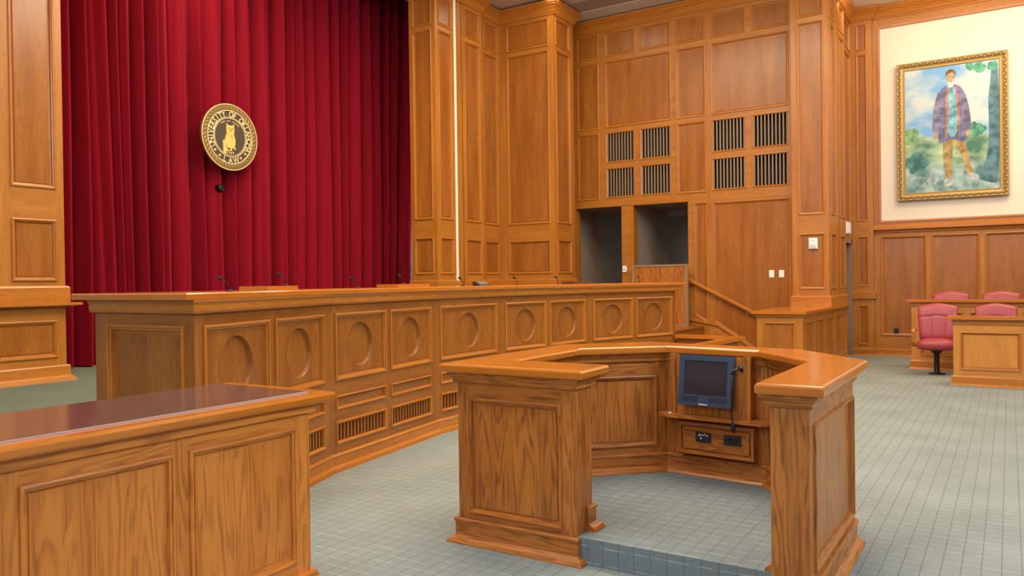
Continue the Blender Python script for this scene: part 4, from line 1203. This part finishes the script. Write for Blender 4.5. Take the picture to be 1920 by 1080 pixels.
    one('painted_stone', leafy(0.16, 0.09, 0.06), (0.22, 0.32, 0.32), 0.0012)
    one('painted_trunk', [(0.74, 0.09), (0.84, 0.17), (0.885, 0.30), (0.895, 0.52), (0.885, 0.70), (0.91, 0.84), (0.93, 0.99), (0.999, 0.99), (0.999, 0.05), (0.92, 0.04)], (0.10, 0.20, 0.23), 0.0012)
    for q in ((0.80, 0.955, 0.075), (0.70, 0.97, 0.05), (0.93, 0.955, 0.06)): one('painted_leaves', leafy(*q), (0.10, 0.34, 0.22), 0.0016)
    one('painted_leg', [(0.42, 0.44), (0.53, 0.44), (0.515, 0.30), (0.50, 0.20), (0.515, 0.09), (0.44, 0.09), (0.425, 0.20), (0.41, 0.30)], (0.36, 0.25, 0.09), 0.0015)
    one('painted_leg', [(0.52, 0.44), (0.63, 0.43), (0.675, 0.31), (0.695, 0.22), (0.735, 0.13), (0.67, 0.11), (0.635, 0.21), (0.60, 0.30), (0.53, 0.37)], (0.44, 0.29, 0.11), 0.0016)
    one('painted_boot', [(0.43, 0.10), (0.52, 0.10), (0.525, 0.055), (0.47, 0.035), (0.42, 0.05)], (0.44, 0.48, 0.47), 0.0019)
    one('painted_boot', [(0.66, 0.125), (0.74, 0.14), (0.80, 0.09), (0.76, 0.07), (0.68, 0.09)], (0.44, 0.48, 0.47), 0.0019)
    one('painted_coat', [(0.38, 0.815), (0.46, 0.85), (0.54, 0.85), (0.62, 0.815), (0.66, 0.70), (0.655, 0.55), (0.69, 0.40), (0.60, 0.385), (0.50, 0.42), (0.40, 0.385), (0.355, 0.40), (0.375, 0.55), (0.365, 0.70)], (0.17, 0.17, 0.30), 0.0020)
    one('painted_shirt', [(0.46, 0.845), (0.54, 0.845), (0.575, 0.70), (0.575, 0.43), (0.45, 0.43), (0.455, 0.70)], (0.22, 0.46, 0.54), 0.0024)
    one('painted_lapel', [(0.45, 0.845), (0.47, 0.84), (0.475, 0.68), (0.455, 0.42), (0.435, 0.42), (0.445, 0.68)], (0.48, 0.20, 0.13), 0.0027)
    one('painted_lapel', [(0.535, 0.845), (0.555, 0.84), (0.59, 0.68), (0.60, 0.42), (0.58, 0.42), (0.565, 0.68)], (0.48, 0.20, 0.13), 0.0027)
    one('painted_sleeve', [(0.375, 0.815), (0.41, 0.78), (0.405, 0.66), (0.375, 0.53), (0.36, 0.465), (0.30, 0.475), (0.30, 0.56), (0.32, 0.70)], (0.22, 0.20, 0.30), 0.0029)
    one('painted_sleeve', [(0.62, 0.815), (0.59, 0.78), (0.60, 0.66), (0.635, 0.53), (0.645, 0.465), (0.705, 0.475), (0.71, 0.56), (0.68, 0.70)], (0.20, 0.18, 0.28), 0.0029)
    one('painted_hand', [(0.31, 0.475), (0.36, 0.47), (0.355, 0.43), (0.33, 0.415), (0.31, 0.44)], (0.46, 0.30, 0.16), 0.0031)
    one('painted_hand', [(0.65, 0.47), (0.70, 0.475), (0.70, 0.44), (0.675, 0.415), (0.655, 0.435)], (0.46, 0.30, 0.16), 0.0031)
    one('painted_neck', [(0.475, 0.88), (0.525, 0.88), (0.535, 0.835), (0.50, 0.82), (0.465, 0.835)], (0.62, 0.64, 0.58), 0.0028)
    one('painted_face', circ(0.50, 0.905, 0.045, 16, 1.35), (0.50, 0.36, 0.20), 0.0031, False)
    one('painted_hair', [(0.45, 0.90), (0.445, 0.94), (0.47, 0.968), (0.53, 0.968), (0.555, 0.94), (0.55, 0.90), (0.54, 0.935), (0.50, 0.945), (0.46, 0.935)], (0.20, 0.10, 0.06), 0.0034)
    for x in (0.482, 0.518): one('painted_eye', circ(x, 0.908, 0.006, 8), (0.05, 0.03, 0.02), 0.0036, False)
    one('painted_mouth', [(0.488, 0.878), (0.512, 0.878), (0.508, 0.873), (0.492, 0.873)], (0.35, 0.12, 0.10), 0.0036, False)
painting()

# ------------------------------------------------------------ small wall fittings
def plate(name, label, cat, fr, u0, u1, z0, z1, d, mat='white', details=()):
    t = thing(name, label, cat, fr.P((u0 + u1) / 2, (z0 + z1) / 2, 0))
    m = MB(); P = fr.P; e = min(u1 - u0, z1 - z0) * 0.10
    pts = rect(u0, u1, z0, z1); I = offset_poly(pts, e)
    for i in range(4):
        j = (i + 1) % 4
        m.face([P(*pts[i], 0.0), P(*pts[j], 0.0), P(*pts[j], d * 0.7), P(*pts[i], d * 0.7)])
        m.face([P(*pts[i], d * 0.7), P(*pts[j], d * 0.7), P(*I[j], d), P(*I[i], d)])
    m.face([P(*q, d) for q in I]); m.build('cover', mat, t)
    for nm, a, b, c, e_, dd, mt in details:
        m = MB(); m.fbox(fr, a, b, c, e_, d, d + dd); m.build(nm, mt, t)
    return t
fb = FY(YW)
for a, l in ((-3.462, 'cream blank switch plate on the back wall, left one of the pair'), (-3.296, 'cream light switch plate on the back wall, right one of the pair')):
    plate('switch_plate', l, 'switch', fb.shift(-0.01), a, a + 0.085, 1.465, 1.59, 0.012, 'cream', [('toggle', a + 0.03, a + 0.055, 1.515, 1.54, 0.006, 'cream')])['group'] = 'switch plates on the back wall'
plate('thermostat', 'small white thermostat box on the post between the two dark doorways', 'thermostat', fb, -6.165, -6.085, 1.60, 1.72, 0.03, 'white', [('slot', -6.15, -6.10, 1.655, 1.662, 0.003, 'black'), ('side_tab', -6.085, -6.065, 1.63, 1.68, 0.0, 'white')])
fc = FY(YC)
t = plate('alarm_sounder', 'white fire alarm sounder with a round speaker on the right column', 'alarm', fc.shift(-0.01), -2.765, -2.625, 1.92, 2.10, 0.05, 'white')
m = MB(); m.lathe(fc.P(-2.695, 2.035, 0.04), (0, -1, 0), [(0.045, 0.0), (0.045, 0.006), (0.036, 0.006), (0.034, 0.002), (0.001, 0.002)], 24); m.build('speaker_ring', 'paper', t)
m = MB(); m.fbox(fc, -2.745, -2.645, 1.945, 1.968, 0.04, 0.046); m.build('strobe_lens', 'silver', t)
m = MB(); m.fbox(fc, -2.738, -2.72, 1.972, 1.98, 0.04, 0.044); m.fbox(fc, -2.68, -2.665, 1.972, 1.98, 0.04, 0.044); m.build('marking', 'black', t)
plate('white_wall_box', 'white upright box mounted above the door beside the column', 'box', FX(XC - 0.05), 15.13, 15.55, 2.235, 2.46, 0.05, 'white', [('label_slot', 15.28, 15.42, 2.26, 2.42, 0.003, 'paper')])
plate('wall_outlet', 'black wall outlet in the wainscot panel under the painting', 'outlet', FY(YP).shift(-0.01), -1.80, -1.725, 0.41, 0.51, 0.012, 'black', [('socket_face', -1.78, -1.745, 0.435, 0.455, 0.002, 'foam'), ('socket_face', -1.78, -1.745, 0.465, 0.485, 0.002, 'foam')])

# ------------------------------------------------------------ ceiling light
t = thing('ceiling_light', 'bright recessed ceiling light above the corner pilaster', 'light', (-6.3, 11.8, 6.45))
m = MB(); m.box(-6.86, -5.86, 11.3, 12.22, 6.430, 6.45); m.build('diffuser', 'lamp', t)
m = MB()
for q in ((-6.90, -6.86, 11.26, 12.26), (-5.86, -5.82, 11.26, 12.26), (-6.86, -5.86, 11.26, 11.3), (-6.86, -5.86, 12.22, 12.26)): m.box(*q, 6.428, 6.455)
m.build('frame', 'cream', t)

# ================================================================== light
def area(name, loc, target, sx, sy, power, col):
    l = bpy.data.lights.new(name, 'AREA'); l.shape = 'RECTANGLE'; l.size = sx; l.size_y = sy; l.energy = power; l.color = col
    o = bpy.data.objects.new(name, l); COL.objects.link(o); o.location = loc
    o.rotation_euler = (V(target) - V(loc)).to_track_quat('-Z', 'Y').to_euler()
    return o
WARM = (1.0, 0.84, 0.62); COOL = (0.76, 0.88, 1.0)
area('stage_light', (-6.6, 6.6, 6.3), (-7.4, 6.6, 0), 1.4, 6.0, 380, WARM)
area('hall_light', (-1.8, 6.4, 6.35), (-1.9, 6.5, 0), 2.4, 4.0, 330, WARM)
area('back_light', (-4.0, 9.8, 6.35), (-4.4, 12.0, 0), 4.0, 1.4, 215, WARM)
area('gallery_light', (0.8, 12.8, 6.35), (0.6, 13.6, 0), 4.0, 2.0, 290, WARM)
area('picture_light', (-0.6, 14.5, 6.25), (-0.6, 15.95, 4.6), 4.0, 0.5, 34, (1.0, 0.86, 0.62))
area('near_light', (-3.4, 1.6, 6.35), (-3.4, 1.8, 0), 3.0, 3.0, 240, (1.0, 0.94, 0.86))
area('window_light', (-2.0, -5.5, 4.6), (-3.0, 8.0, 2.0), 8.0, 3.2, 400, COOL)
area('side_window_light', (5.5, 3.5, 6.0), (0.5, 5.0, 0), 5.0, 3.0, 850, (0.72, 0.86, 1.0))
area('corridor_light', (-4.80, 16.2, 1.0), (-5.7, 17.0, 1.1), 0.4, 0.8, 6, (0.55, 0.75, 1.0))
area('backstage_light', (-9.25, 12.12, 3.0), (-10.25, 12.22, 2.4), 0.2, 2.5, 18, (0.9, 0.95, 1.0))
area('added_ceiling_fill', (3.4, 15.0, 5.7), (-1.2, 15.4, 6.5), 0.6, 1.0, 55, WARM)  # added uplight out of view, brightens the ceiling over the painting wall
w = bpy.data.worlds.new('World'); SC.world = w; w.use_nodes = True
bg = w.node_tree.nodes['Background']; bg.inputs[0].default_value = (1.0, 0.93, 0.84, 1); bg.inputs[1].default_value = 0.22

# ================================================================== camera
YAW, PIT, ROL = 0.5642296, -0.00783328, -0.0130538
cam = bpy.data.cameras.new('Camera'); co = bpy.data.objects.new('Camera', cam); COL.objects.link(co)
cam.sensor_width = 36.0; cam.lens = 1474.296 / 1920 * 36.0; cam.clip_end = 200
f = V((-math.sin(YAW) * math.cos(PIT), math.cos(YAW) * math.cos(PIT), math.sin(PIT)))
r = V((math.cos(YAW), math.sin(YAW), 0)); u = r.cross(f)
r2 = r * math.cos(ROL) + u * math.sin(ROL); u2 = -r * math.sin(ROL) + u * math.cos(ROL)
mw = Matrix((r2, u2, -f)).transposed().to_4x4(); mw.translation = V((0, 0, 1.45))
co.matrix_world = mw
SC.camera = co
vs = SC.view_settings
vs.view_transform = 'Standard'; vs.look = 'None'; vs.gamma = 1.0; vs.use_curve_mapping = False
vs.exposure = 0.0
